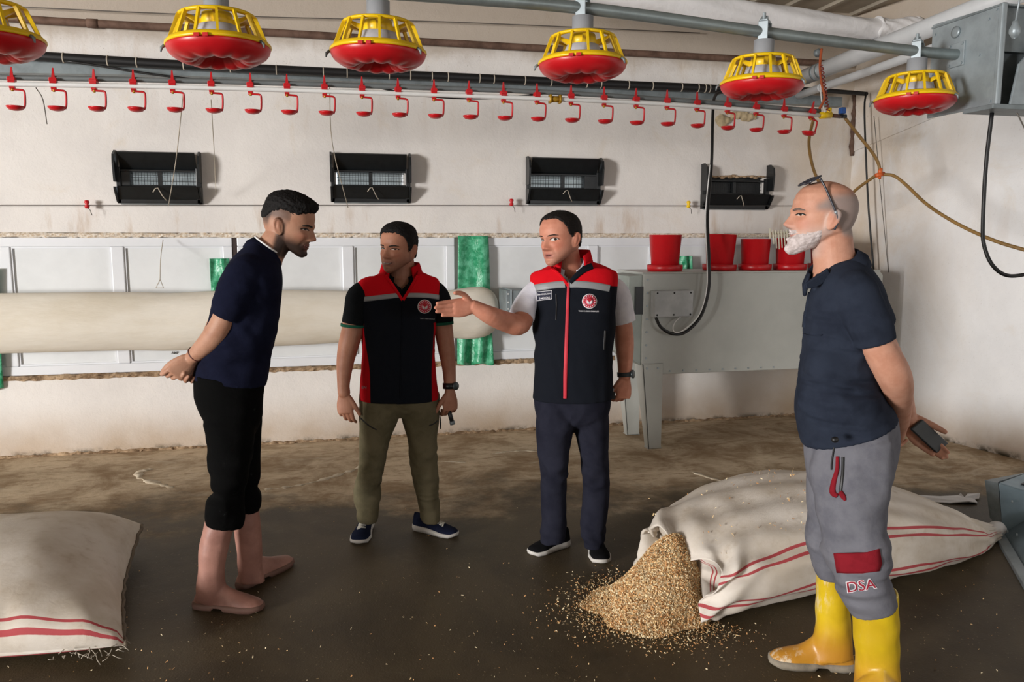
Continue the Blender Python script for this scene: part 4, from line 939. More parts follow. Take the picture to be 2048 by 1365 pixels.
# ------------------------------------------------------------------ torn plastic film and the zinc trough at the right edge
o1 = [(1790, 984), (1830, 990), (1880, 993), (1917, 991), (1921, 986), (1929, 995), (1935, 988), (1949, 989), (1960, 987), (1958, 997), (1949, 998), (1955, 1006), (1938, 1003), (1900, 1006), (1850, 1003), (1800, 992)]
V = [onz(x, y, .012 + .01 * math.sin(i * 1.7)) for i, (x, y) in enumerate(o1)]; n = len(V); V2 = [p - [0, 0, .006] for p in V]
bm_f = [tuple(range(n)), tuple(range(n, 2 * n))[::-1]] + [(i, n + i, n + (i + 1) % n, (i + 1) % n) for i in range(n)]
tag(mobj('plastic_film', V + V2, bm_f, m_wcloth, smooth=False), 'torn strip of white plastic on the floor behind the sack', 'plastic')
zt2 = empty('floor_trough', (3.6, 3.2, 0), 'blue-grey zinc trough standing on the floor at the right edge', 'trough')
m_zb = M('blue_grey_zinc', (128, 146, 156), .4, .5, .12, 6)
B1, B2 = onz(2005, 1069), onz(2075, 1187); T1, T2 = ony(1997, 966, B1[1] + .03), ony(2120, 1003, B1[1] - .12); L1 = ony(1986, 1035, B1[1] + .05)
bk_ = np.array([.62, .25, 0]); mb = MB(); mb.hexa([B1, B2, B2 + bk_, B1 + bk_, T1, T2, T2 + bk_ * .8, T1 + bk_ * .9]); bevel(mb.obj('body', m_zb, zt2, smooth=False), .006)
mb = MB(); mb.hexa([B1 + [0, 0, .012], B1 + [.03, .03, .012], B1 + bk_ * .5 + [0, 0, .012], L1 + [.02, .04, -.02], T1 + [-.004, .0, 0], T1 + [.02, .02, 0], T1 + bk_ * .5, T1 + [-.01, .08, -.01]]); mb.obj('side_lip', m_galv_d, zt2, smooth=False)
mb = MB(); d = nz(B2 - B1); nn_ = np.array([d[1], -d[0], 0]); nn_ = nn_ if nn_[0] < 0 else -nn_; mb.hexa([B1 + nn_ * .05, B2 + nn_ * .05, B2, B1, B1 + nn_ * .045 + [0, 0, .014], B2 + nn_ * .045 + [0, 0, .014], B2 + [0, 0, .02], B1 + [0, 0, .02]]); bevel(mb.obj('foot_flange', m_galv, zt2, smooth=False), .003)
mb = MB(); q = [T1 + (T2 - T1) * u + bk_ * v + [0, 0, .002] for u, v in ((.25, .12), (.95, .12), (.95, .7), (.25, .8))]; mb.hexa(q + [p + [0, 0, .004] for p in q]); mb.obj('dark_opening', m_black, zt2, smooth=False)  # black plate stands for the shade inside the trough
for u, v in ((.25, .75), (.18, .2), (.4, .3)): a_ = B1 + (B2 - B1) * u; b_ = T1 + (T2 - T1) * u; p = a_ + (b_ - a_) * v; bolt(p, nn_, .008, zt2)
# ================================================================== PEOPLE
def ring_px(r):
    """(xl,yl,xr,yr,thick,Y[,power[,YR]]) -> centre, half axis, half thickness, power"""
    xl, yl, xr, yr, th, Y = r[:6]; p = r[6] if len(r) > 6 else 2.3; YR = r[7] if len(r) > 7 else Y
    c = ony((xl + xr) / 2, (yl + yr) / 2, Y); v = nz([c[0], c[1], 0.0])          # rings stand square to the line of sight
    def at(x, y): q = ray(x, y); return CAM + q * ((c - CAM) @ v / (q @ v))
    L, R = at(xl, yl), at(xr, yr); return np.concatenate([(L + R) / 2, (R - L) / 2, [th, p]])
def loft_px(mb, rings, sub=4, n=40, hollow0=False, hollow1=False):
    D = cr(np.array([ring_px(r) for r in rings]), sub); C, A, Th, Pw = D[:, :3], D[:, 3:6], D[:, 6], D[:, 7]
    T = np.gradient(C, axis=0); T /= np.linalg.norm(T, axis=1, keepdims=True); th = np.arange(n) * 2 * math.pi / n; R = []
    for i in range(len(D)):
        b = np.cross(A[i], T[i]); b[2] *= .4; b = nz(b); b = b if b[1] > 0 else -b
        e = 2 / Pw[i]; c, s = np.cos(th), np.sin(th)
        R.append(C[i] + np.outer(np.sign(c) * np.abs(c) ** e, A[i]) + np.outer(np.sign(s) * np.abs(s) ** e, b * Th[i]))
    def hollow(r, d): c = r.mean(0); a = c + (r - c) * .86; return [a, c + (r - c) * .84 + d * .03]
    if hollow0: R = hollow(R[0], nz(C[1] - C[0]))[::-1] + R
    if hollow1: R = R + hollow(R[-1], nz(C[-2] - C[-1]))
    mb.loft(R); return mb
def limb_px(mb, pts, n=28, sub=5, hollow1=False, flat0=False, flat1=False):
    """rows (px,py,Y,radius m)"""
    P = [(*ony(p[0], p[1], p[2]), p[3]) for p in pts]
    if hollow1:
        A = cr(np.array(P), sub); q, r = A[:, :3], A[:, 3]; d = nz(q[-2] - q[-1])
        q = np.vstack([q, q[-1] + d * .001, q[-1] + d * .03]); r = np.concatenate([r, [r[-1] * .86, r[-1] * .84]])
        d0 = nz(q[0] - q[1]); q = np.vstack([q[0] + d0 * r[0] * .6, q]); r = np.concatenate([[r[0] * .6], r]); mb.tube(q, r, n); return mb
    mb.chain(P, n, sub, flat0, flat1); return mb

def hand(mb, w, f, t, n=None, scale=1.0, curl=((.3, .4, .3),) * 4, thumb=(.75, .65, .15), tcurl=.3, spread=.04, tr=1.0, palm=1.0):
    """wrist w, finger direction f, thumb side t, palm normal n (side the fingers close to)"""
    f = nz(f); t = nz(np.array(t) - f * np.dot(t, f)); n_ = nz(np.cross(f, t)); n = n_ if n is None or np.dot(n_, n) > 0 else -n_
    s = scale; w = np.asarray(w, float); th = np.arange(20) * 2 * math.pi / 20; R = []
    for (d, hw, hd) in ((-.02, .026, .020), (.0, .028, .020), (.02, .034, .019), (.045, .041, .0175), (.07, .0425, .0155), (.088, .041, .0135), (.097, .036, .011)):
        c = w + f * d * s * palm; R.append(c + np.outer(np.cos(th) * np.abs(np.cos(th)) ** -.2 * hw * s, t) + np.outer(np.sin(th) * hd * s, n))
    mb.loft(R)
    base = [.031, .0105, -.0105, -.031]; L = [(.040, .026, .021), (.044, .029, .022), (.041, .027, .021), (.032, .020, .019)]
    for k in range(4):
        p = w + (f * (.086 if k < 3 else .078) * palm + t * base[k]) * s; d = nz(f + t * spread * (1.5 - k)); a = 0; pts = [(*(p - d * .018 * s), .0095 * s), (*p, .0100 * s)]
        for j in range(3):
            a += curl[k][j]; dd = d * math.cos(a) + n * math.sin(a); p = p + dd * L[k][j] * s; pts.append((*p, (.0092, .0084, .0074)[j] * s * (.9 if k == 3 else 1)))
        mb.chain(pts, 10, 3)
    p = w + (f * .022 + t * .026) * s; d = nz(t * thumb[0] + f * thumb[1] + n * thumb[2]); pts = [(*(p - d * .01 * s), .013 * s), (*p, .0145 * s)]; a = 0; cdir = nz(f * .8 - t * .5 + n * .2)
    for j, l in enumerate((.038, .031, .026)):
        dd = nz(d * math.cos(a) + cdir * math.sin(a)); p = p + dd * l * s; pts.append((*p, (.0125, .0108, .0088)[j] * s * tr)); a += tcurl
    mb.chain(pts, 12, 4); return mb

# ---------------------------------------------------------------- head
ZT = np.array([-.02, 0, .05, .1, .2, .3, .4, .5, .6, .7, .8, .88, .94, .98, 1.0])
FT = np.array([.30, .355, .405, .415, .405, .405, .408, .402, .425, .42, .385, .325, .235, .12, .0])
BT = np.array([.02, .03, .06, .12, .25, .345, .41, .445, .46, .455, .415, .345, .25, .13, .0])
WT = np.array([.08, .115, .165, .205, .255, .285, .302, .315, .328, .335, .318, .27, .195, .10, .0])
def g(x, s): return np.exp(-(x / s) ** 2)
def head_pts(nz_=90, na=120, jaw=1.0, chub=0.0):
    tz = np.concatenate([np.linspace(-.02, .9, nz_ - 20), .9 + .1 * np.sin(np.linspace(0, math.pi / 2, 21))[1:]]); th = np.arange(na) * 2 * math.pi / na
    Z, TH = np.meshgrid(tz, th, indexing='ij'); f = np.interp(Z, ZT, FT); b = np.interp(Z, ZT, BT); w = np.interp(Z, ZT, WT) * (1 + chub * g(Z - .2, .18)); w = np.where(Z < .4, w * (1 + (jaw - 1) * (1 - Z / .4)), w)
    c, s = np.cos(TH), np.sin(TH); X = w * np.sign(c) * np.abs(c) ** .92; Y = np.where(s > 0, f * np.abs(s) ** .92, -b * np.abs(s) ** .95)
    Zs = Z + np.clip((.30 - Z) / .3, 0, 1) * .17 * np.clip((.36 - Y) / .42, 0, 1)          # jaw line rises to the ear
    return X, Y, Zs
def face(X, Y, Z, smile=0.0, mouth_open=0.0, nose=1.0):
    m = sm(Y, .08, .25); ax = np.abs(X); Y0 = Y.copy()
    A = np.interp(Z, [.27, .30, .325, .345, .37, .42, .5, .56, .60], [0, .015, .075, .118, .130, .095, .055, .03, .0]) * nose
    wn = np.interp(Z, [.30, .36, .42, .5, .58], [.075, .066, .05, .042, .05])
    Y = Y + m * A * np.exp(-(ax / wn) ** 2.4)
    Y = Y + m * .045 * nose * g(ax - .075, .032) * g(Z - .338, .032)
    Y = Y - m * .050 * g(ax - .145, .075) * g(Z - .505, .048) + m * .020 * g(Z - .575, .032) * g(X, .22) + m * .020 * g(ax - .145, .05) * g(Z - .505, .022)
    Y = Y + m * (.018 + .02 * smile) * g(ax - .19, .075) * g(Z - .40, .07)
    mz = .215; Y = Y + m * .028 * g(X, .11) * (g(Z - mz - .026, .020) + .9 * g(Z - mz + .028, .022)) - m * (.016 + .05 * mouth_open) * g(X, .10) * g(Z - mz, .012 + .008 * mouth_open)
    Y = Y - m * .012 * g(X, .12) * g(Z - .135, .025) + m * .022 * g(X, .10) * g(Z - .065, .045)
    Y = Y - m * (.012 + .02 * smile) * g(ax - .13 - .25 * (.33 - Z), .022) * sm(Z, .20, .24) * sm(Z, .36, .31)
    return X, Y, Z
def head_mat(center, fwd, H, pitch=0.0, roll=0.0):
    f = nz([fwd[0], fwd[1], 0]); u = np.array([0, 0, 1.]); r = np.cross(f, u)
    cp, sp = math.cos(pitch), math.sin(pitch); f2 = f * cp - u * sp; u2 = u * cp + f * sp
    cr_, sr = math.cos(roll), math.sin(roll); r2 = r * cr_ + u2 * sr; u3 = u2 * cr_ - r * sr
    M4 = np.eye(4); M4[:3, 0], M4[:3, 1], M4[:3, 2] = r2 * H, f2 * H, u3 * H; M4[:3, 3] = np.asarray(center) - u3 * H * .5; return M4
def tf(M4, P): return np.asarray(P) @ M4[:3, :3].T + M4[:3, 3]
def add_head(mb, M4, **k):
    X, Y, Z = head_pts(jaw=k.get('jaw', 1.0), chub=k.get('chub', 0)); X, Y, Z = face(X, Y, Z, k.get('smile', 0), k.get('open', 0), k.get('nose', 1.0))
    mb.loft(tf(M4, np.stack([X, Y, Z], 2).reshape(-1, 3)).reshape(*X.shape, 3))
    for s in (-1, 1):   # ears: bowl with a rolled rim and a lobe
        c = np.array([s * .335, -.03, .455]); up = nz([s * .10, -.16, 1]); bk = nz([s * .42, -.9, 0]); th = np.arange(21) * 2 * math.pi / 20
        P = [c + up * (.122 * math.sin(a)) + bk * (.066 * math.cos(a) + .02 + .018 * math.sin(a)) for a in th]
        mb.tube(tf(M4, np.array(P)), np.interp(np.sin(th), [-1, 1], [.0058, .0062]), 8)
        q = [c + up * (z) + bk * y - np.array([s * .018, 0, 0]) for z, y in ((.10, .03), (0, .02), (-.10, .005))]
        mb.chain([(*tf(M4, np.array([p]))[0], r) for p, r in zip(q, (.010, .013, .010))], 10, 3)
    return mb
def hair_cap(name, M4, hfun, mat, parent, spike=.01, seed=0, nz_=150, na=220, **k):
    X, Y, Z = head_pts(nz_, na, k.get('jaw', 1.0), k.get('chub', 0)); Xf, Yf, Zf = face(X, Y, Z, 0, 0, k.get('nose', 1.0)); P = np.stack([Xf, Yf, Zf], 2).reshape(-1, 3)
    c = np.array([0, -.02, .52]); N = P - c; N[:, 2] *= .8; N /= np.linalg.norm(N, axis=1, keepdims=True); h = hfun(P[:, 0], P[:, 1], P[:, 2] + .016 * vnoise(P, 55, seed + 4, 6) + .010 * vnoise(P, 130, seed + 5, 5)); vis = h > .004
    sn = vnoise(P, 62, seed, 6, (1, 1, .45)) * .6 + vnoise(P, 120, seed + 9, 5, (1, .8, .35)) * .5
    h = np.where(vis, h + spike * sn * np.clip(h / .03, 0, 1), h); Q = P + N * h[:, None]
    V = tf(M4, Q).reshape(*X.shape, 3); mb = MB(); mb.loft(V); keep = np.ones(len(mb.V()), bool); keep[:len(h)] = h > -.03
    return mobj(name, mb.V(), [q for q in mb.f if all(keep[i] for i in q)], mat, parent)

def skin_material(name, base, lip, stub, scalp=(120, 112, 110)):
    t = NT(name); t.set(.55, 0, .35); b = lin(base)
    col = t.mix(t.ramp(t.noise(20, 4, .6), .35, .7), b, tuple(v * f for v, f in zip(b[:3], (.86, .78, .74))) + (1,))
    col = t.mix(t.attr('blush'), col, lin(tuple(int(a * f) for a, f in zip(base, (.98, .78, .74)))))
    col = t.mix(t.attr('scalp'), col, lin(scalp)); col = t.mix(t.attr('stubble'), col, lin(stub)); col = t.mix(t.attr('lip'), col, lin(lip)); t.color(col)
    t.b.inputs['Subsurface Weight'].default_value = .08; t.b.inputs['Subsurface Radius'].default_value = (.01, .004, .002)
    t.bump(t.noise(260, 2), .15, .0015); return t.m
def build_body(mb, M4, mat, parent, voxel=.0034, stubble=0.0, scalp=None, beard_z=.30):
    V, Fc, N = remesh(mb, voxel, 1); Li = np.linalg.inv(M4); L = V @ Li[:3, :3].T + Li[:3, 3]; X, Y, Z = L.T; ax = np.abs(X)
    near = (np.abs(X) < .5) & (np.abs(Y) < .65) & (Z > -.15) & (Z < 1.1); nn = near.astype(float)
    lip = nn * sm(Y, .3, .36) * np.clip(g(X, .085) * 1.3, 0, 1) * np.clip(g(Z - .215, .042) * 1.2, 0, 1) * .75
    blush = .55 * nn * (.8 * g(ax - .2, .1) * g(Z - .38, .09) * sm(Y, .1, .3) + .7 * g(X, .08) * g(Z - .36, .06) * sm(Y, .35, .45) + .35 * sm(ax, .335, .37))
    st = nn * stubble * np.clip(sm(Z, beard_z + .14, beard_z - .08) * sm(Y, -.06, .10) + .9 * sm(Z, .6, .5) * sm(Y, .1, .02) * sm(Y, -.12, -.04) * sm(ax, .22, .28), 0, 1) * sm(ax, .340, .318)
    st *= 1 - .8 * nn * g(ax - .17, .08) * g(Z - .33, .07) - .6 * g(X, .06) * g(Z - .145, .02)
    st = np.clip(st, 0, 1) * sm(Z, -.12, -.02)
    sc = scalp(X, Y, Z) * nn if scalp is not None else 0 * nn
    body = mobj('body', V, Fc, mat, parent, attrs={'lip': lip, 'blush': np.clip(blush, 0, 1), 'stubble': st, 'scalp': np.clip(sc, 0, 1)})
    return body, bvh_of(V, Fc)
m_eye = M('eye_white', (214, 208, 202), .25, 0, .03); m_iris = M('dark_iris', (40, 26, 18), .15); m_brow = M('dark_brow', (30, 24, 20), .9)
m_lip = M('lips', (150, 88, 78), .5); m_lipd = M('lips_in_shade', (128, 80, 68), .5)
def lips(c, body, mat, w=.095, up=.030, lo=.034, z=.215, lift=0.0):
    return decal('lips', c, [(-w, z + lift), (-w * .5, z + up * .8), (-.015, z + up), (0, z + up * .85), (.015, z + up), (w * .5, z + up * .8), (w, z + lift), (w * .55, z - lo * .8), (0, z - lo), (-w * .55, z - lo * .8)], mat, body, .0008, 3, .0022, 2)
m_browg = M('grey_brow', (112, 96, 88), .9); m_teeth = M('teeth', (216, 208, 196), .3); m_mouth = M('mouth_inside', (58, 20, 20), .6)
def eyes(bvh, M4, body, gaze=0.0, squint=0.0, brow=m_brow, sides=(-1, 1), browlift=0.0, bt=1.0):
    c = cast_head(bvh, M4)
    for s in sides:
        cx = s * .145; hh = .030 * (1 - squint); pts = []
        for k in range(14):
            a = 2 * math.pi * k / 14; pts.append((cx + .068 * math.cos(a), .505 + hh * math.sin(a) * (1 - .25 * abs(math.cos(a))) + .006 * math.cos(a) * s))
        decal('eye', c, pts, m_eye, body, .0012, 3, .0012, 1)
        ix = cx + gaze * .032; r = min(.027, hh * 1.0); decal('iris', c, [(ix + .025 * math.cos(2 * math.pi * k / 12), .505 + r * math.sin(2 * math.pi * k / 12)) for k in range(12)], m_iris, body, .0026, 2, .001, 1)
        strip('eyelid', c, [(cx - .078, .502 - .004), (cx - .04, .505 + hh * .95), (cx + .01, .505 + hh * 1.15), (cx + .05, .505 + hh * .8), (cx + .08, .502 - .002)], .008, m_brow if squint > .3 else M('lid_skin', (112, 70, 54), .6), body, .0022, 4)
        ob = [(cx - s * .085, .575 + browlift * .8), (cx - s * .04, .592 + browlift), (cx + s * .03, .598 + browlift), (cx + s * .085, .575 + browlift * .6), (cx + s * .09, .565 + browlift * .6), (cx + s * .03, .578 + browlift), (cx - s * .04, .566 + browlift), (cx - s * .085, .556 + browlift * .8)]
        ob = [(x, .577 + browlift + (z - .577 - browlift) * bt) for x, z in ob]
        decal('eyebrow', c, ob, brow, body, .0018, 3, .0022, 2)
    return c

def cut(V, Fc, poly, ymax=.045):
    """open a garment: drop the front faces whose centre lies inside a neckline polygon (px)"""
    F4 = np.array(Fc); cen = V[F4].mean(1); v = cen - CAM; d = v @ FW; c = np.stack([CX + F_PX * (v @ RT) / d, CY - F_PX * (v @ UP) / d], 1); ins = np.zeros(len(c), bool); P = np.array(poly, float); j = len(P) - 1
    for i in range(len(P)):
        (x0, y0), (x1, y1) = P[i], P[j]; k = ((y0 > c[:, 1]) != (y1 > c[:, 1])); xx = (x1 - x0) * (c[:, 1] - y0) / ((y1 - y0) if y1 != y0 else 1e-9) + x0; ins ^= k & (c[:, 0] < xx); j = i
    yy = cen[:, 1] - V[:, 1].mean()
    return [f for f, a, b in zip(Fc, ins, yy) if not (a and b < ymax)]
def fold(V, N, spots, amp=.004, seed=0, base=.0015):
    """creases: spots rows (px,py,Y,radius m,amp,(sx,sy,sz)) around joints"""
    d = base * vnoise(V, 16, seed, 6)
    for k, (px, py, Y, r, a, stx) in enumerate(spots):
        c = ony(px, py, Y); w = np.exp(-np.sum((V - c) ** 2, 1) / r ** 2); q = vnoise(V, 17, seed + 3 * k + 1, 5, stx); d += 1.5 * a * w * (1.0 * q + .9 * (.45 - np.abs(vnoise(V, 13, seed + 3 * k + 11, 4, stx))))
    N2 = N * np.array([1, 1, .15]); return V + N2 * d[:, None]
def person(name_pt, label): return empty('person', name_pt, label, 'person')
def hand_label(o, l): o['label'] = l; return o

def shoe(parent, heel, toe, w, up_mat, sole_mat, lace_mat=None, h_col=.095, L=None):
    heel, toe = np.array(heel), np.array(toe); heel[2] = toe[2] = 0; d = nz(toe - heel); Ln = L or np.linalg.norm(toe - heel); s_ = np.array([-d[1], d[0], 0])
    sh = empty('shoe', heel, None); sh.parent = parent; sh.location = heel - wloc(parent); WORLD[sh.name] = heel
    th = np.arange(28) * 2 * math.pi / 28
    def wid(t): return w / 2 * np.interp(t, [0, .04, .15, .35, .55, .72, .88, .96, 1], [.35, .60, .72, .72, .84, 1.0, .86, .55, .2])
    R = []
    for t, z0, z1 in ((0, .012, .040),): pass
    prof = []
    for t in np.linspace(0, 1, 26): prof.append((t, wid(t)))
    mb = MB(); rows = []
    for t, ww in prof:
        zb = .002 + .010 * sm(t, .86, 1.0); ztop = .034 - .010 * sm(t, .3, .9) + .006 * sm(t, .92, 1); c = heel + d * (Ln * t)
        rows.append([c + s_ * ww * .94 + [0, 0, zb], c + s_ * (ww + .004) + [0, 0, (zb + ztop) / 2], c + s_ * (ww + .001) + [0, 0, ztop], c - s_ * (ww + .001) + [0, 0, ztop], c - s_ * (ww + .004) + [0, 0, (zb + ztop) / 2], c - s_ * ww * .94 + [0, 0, zb]])
    mb.loft(rows); so = mb.obj('sole', sole_mat, sh)
    mb = MB(); R = []
    for t in np.linspace(.02, .985, 30):
        ww = wid(t) * .985; hh = np.interp(t, [0, .12, .3, .42, .6, .8, .92, 1], [h_col, h_col, h_col * .98, h_col * .86, .064, .050, .043, .028]); wt = ww * np.interp(t, [0, .3, .5, 1], [.62, .6, .62, .72]); c = heel + d * (Ln * t)
        y = np.cos(th); z = np.sin(th); half = np.where(z > 0, wt + (ww - wt) * (1 - np.abs(z)) ** .7, ww)
        R.append(c + np.outer(np.sign(y) * np.abs(y) ** .8 * half, s_) + np.outer(np.full(28, 1.), [0, 0, .022]) + np.outer(np.where(z > 0, np.abs(z) ** .75 * (hh - .022), 0.0), [0, 0, 1]))
    mb.loft(R); up = mb.obj('upper', up_mat, sh)
    if lace_mat:
        mb = MB()
        for k in range(5):
            t = .40 + .065 * k; c = heel + d * (Ln * t); hh = np.interp(t, [.3, .42, .6, .8], [h_col * .98, h_col * .86, .064, .050]) + .004; ww = wid(t) * .42; t2 = t + .05; c2 = heel + d * (Ln * t2); h2 = np.interp(t2, [.3, .42, .6, .8], [h_col * .98, h_col * .86, .064, .050]) + .004
            mb.tube([c + s_ * ww + [0, 0, hh - .007], c + [0, 0, hh + .001], c - s_ * ww + [0, 0, hh - .007]], .0046, 6); mb.tube([c + s_ * ww + [0, 0, hh - .007], (c + c2) / 2 + [0, 0, (hh + h2) / 2 + .002], c2 - s_ * ww + [0, 0, h2 - .007]], .0046, 6)
        mb.obj('laces', lace_mat, sh)
    return sh
def boot(parent, shaft, heel, toe, w, mat, sole_mat, name='rubber_boot', n=26, sub=4, hcol=.12):
    heel, toe = np.array(heel), np.array(toe); heel[2] = toe[2] = 0; d = nz(toe - heel); Ln = np.linalg.norm(toe - heel); s_ = np.array([-d[1], d[0], 0])
    bt = empty(name, heel); bt.parent = parent; bt.location = heel - wloc(parent); WORLD[bt.name] = heel
    def wid(t): return w / 2 * np.interp(t, [0, .04, .15, .35, .55, .72, .88, .96, 1], [.45, .66, .80, .78, .86, 1.0, .88, .62, .3])
    mb = MB(); loft_px(mb, shaft, sub, 36, hollow0=True); th = np.arange(28) * 2 * math.pi / 28; R = []
    for t in np.linspace(.01, .99, 26):
        ww = wid(t); hh = np.interp(t, [0, .05, .12, .25, .36, .5, .65, .8, .92, 1], [.05, .07, hcol * .72, hcol * 1.02, hcol * .88, hcol * .6 + .012, .074, .060, .05, .03]); c = heel + d * (Ln * t); y, z = np.cos(th), np.sin(th); half = ww * np.where(z > 0, 1 - .35 * np.abs(z) ** 2, 1)
        R.append(c + np.outer(np.sign(y) * np.abs(y) ** .8 * half, s_) + np.outer(.018 + np.where(z > 0, np.abs(z) ** .8 * (hh - .018), 0), [0, 0, 1]))
    mb.loft(R); V, Fc, N = remesh(mb, .0055, 12); V = V + N * (.0025 * vnoise(V, 11, 4) )[:, None]; V[:, 2] = np.maximum(V[:, 2], .012); mobj('boot_shaft', V, Fc, mat, bt)
    mb = MB(); rows = []
    for t in np.linspace(0, 1, 28):
        ww = wid(t) * 1.02; z0 = .001 + .012 * float(.30 < t < .46) + .008 * sm(t, .85, 1); zt = .030; c = heel + d * (Ln * t)
        rows.append([c + s_ * ww * .96 + [0, 0, z0], c + s_ * (ww + .003) + [0, 0, .016], c + s_ * ww + [0, 0, zt], c - s_ * ww + [0, 0, zt], c - s_ * (ww + .003) + [0, 0, .016], c - s_ * ww * .96 + [0, 0, z0]])
    mb.loft(rows); mb.obj('sole', sole_mat, bt); return bt

m_navy_vest = MCLOTH('black_navy_softshell', (24, 27, 34), (19, 21, 27)); m_redcloth = MCLOTH('red_softshell', (206, 20, 32), (178, 14, 26))
m_reflect = M('grey_reflective_tape', (150, 152, 154), .45, .1, .05); m_zip = M('red_zip', (208, 44, 62), .6); m_whitep = M('white_print', (226, 224, 228), .6, 0, .03); m_redp = M('crest_red', (206, 42, 66), .6); m_navyp = M('navy_patch', (34, 36, 58), .8)
def vest_mat(name, sidepanel):
    """black body, red yoke; a red side panel by the softshell's own cut"""
    t = NT(name); t.set(.95, 0, .1); y = t.attr('yoke'); s = t.attr('side')
    col = t.mix(t.ramp(y, -.002, .002), lin((23, 26, 33)), lin((204, 18, 30)))
    if sidepanel: col = t.mix(t.ramp(s, -.002, .002), col, lin((176, 14, 24)))
    t.color(col); t.bump(t.math('ADD', t.math('MULTIPLY', t.noise(700, 1), .12), t.noise(22, 3, .6, None, .5)), .35, .006); return t.m

def crest(cast, c, r, vest, tilt=0.0):
    e = decal('emblem', cast, [(c[0] + r * math.cos(a), c[1] + r * math.sin(a)) for a in np.arange(28) * 2 * math.pi / 28], m_whitep, vest, .002, 4, 0, 1)
    decal('emblem_field', cast, [(c[0] + r * .88 * math.cos(a), c[1] + r * .88 * math.sin(a)) for a in np.arange(28) * 2 * math.pi / 28], m_redp, vest, .0028, 4, 0, 1)
    for k in range(16):
        a = 2 * math.pi * (k + .5) / 16; q = (c[0] + r * .72 * math.cos(a), c[1] + r * .72 * math.sin(a)); decal('emblem_dot', cast, [(q[0] + r * .075 * math.cos(b), q[1] + r * .075 * math.sin(b)) for b in np.arange(6) * math.pi / 3], m_whitep, vest, .0036, 1, 0, 1)
    decal('emblem_ring', cast, [(c[0] + r * .52 * math.cos(a), c[1] + r * .52 * math.sin(a)) for a in np.arange(20) * 2 * math.pi / 20], M('crest_pink', (226, 120, 140), .6), vest, .0036, 2, 0, 1)
    decal('emblem_heart', cast, [(c[0] + r * x, c[1] + r * y) for x, y in ((-.36, -.28), (-.1, -.44), (.1, -.44), (.36, -.28), (.34, -.02), (0, .02), (-.34, -.02))], M('crest_deep_red', (200, 24, 44), .6), vest, .0042, 2, 0, 1)
    for s in (-1, 1): decal('emblem_leaf', cast, [(c[0] + r * s * x, c[1] + r * y) for x, y in ((.02, .40), (.04, .10), (.18, -.06), (.36, -.10), (.36, .14), (.22, .34))], m_whitep, vest, .0048, 2, 0, 1)
def collar(name, M_center, rx, ry, z0, z1, fwd, mat, parent, gap=.5, lean=.02, th=.006, inner=None, dip=0.0, front_drop=0.0):
    """stand-up collar, open at the front; gap = half opening angle"""
    f = nz([fwd[0], fwd[1], 0]); r = np.cross(f, [0, 0, 1]); A = np.linspace(gap, 2 * math.pi - gap, 60); c = np.array(M_center); R = []
    for a in A:
        o = f * math.cos(a) + r * math.sin(a); fr = sm(math.cos(a), 0, 1); b = c + r * math.sin(a) * rx + f * math.cos(a) * ry; lo = b + o * lean + [0, 0, z0 - dip * fr]; hi = b + [0, 0, z1 - front_drop * fr] - o * .004
        mid = (lo + hi) / 2 + o * .004
        R.append([lo, mid, hi, hi - o * th + [0, 0, .002], mid - o * th, lo - o * th])
    mb = MB(); mb.loft(R); return mb.obj(name, mat, parent)
def watch(parent, c, axis, r, mat, facedir=None, width=.022):
    axis = nz(axis); mb = MB(); u = nz(np.cross(axis, [0.3, 1, .2])); v = np.cross(axis, u); th = np.arange(25) * 2 * math.pi / 24; R = []
    for a in th: o = u * math.cos(a) + v * math.sin(a); R.append([c + o * r - axis * width / 2, c + o * (r + .003) - axis * width / 2, c + o * (r + .003) + axis * width / 2, c + o * r + axis * width / 2])
    mb.loft(R, False, False); wb = mb.obj('watch', mat, parent)
    if facedir is not None:
        d = nz(np.array(facedir) - axis * np.dot(facedir, axis)); q = c + d * (r + .002); a1 = np.cross(d, axis); mb = MB(); R = []
        for rr, h in ((.019, 0), (.0205, .004), (.0205, .009), (.017, .011)): R.append(q + d * h + np.outer(np.cos(th[:-1]) * rr, axis) + np.outer(np.sin(th[:-1]) * rr, a1))
        mb.loft(R); mb.obj('watch_face', M('watch_face', (66, 74, 76), .3, .3), wb)
    return wb
NAVY_SHIRT = None
m_sole = M('white_sole', (206, 202, 196), .6, 0, .08); m_shoe_bk = MCLOTH('black_knit', (22, 22, 24)); m_shoe_nv = MCLOTH('navy_knit', (30, 36, 58)); m_lace = M('pale_laces', (206, 202, 190), .8)
m_hair = M('black_hair', (17, 14, 13), .75, 0, .3, 50, .5, 220, .003, spec=.25); m_hair2 = M('dark_brown_hair', (26, 20, 17), .75, 0, .3, 50, .5, 220, .003, spec=.25)

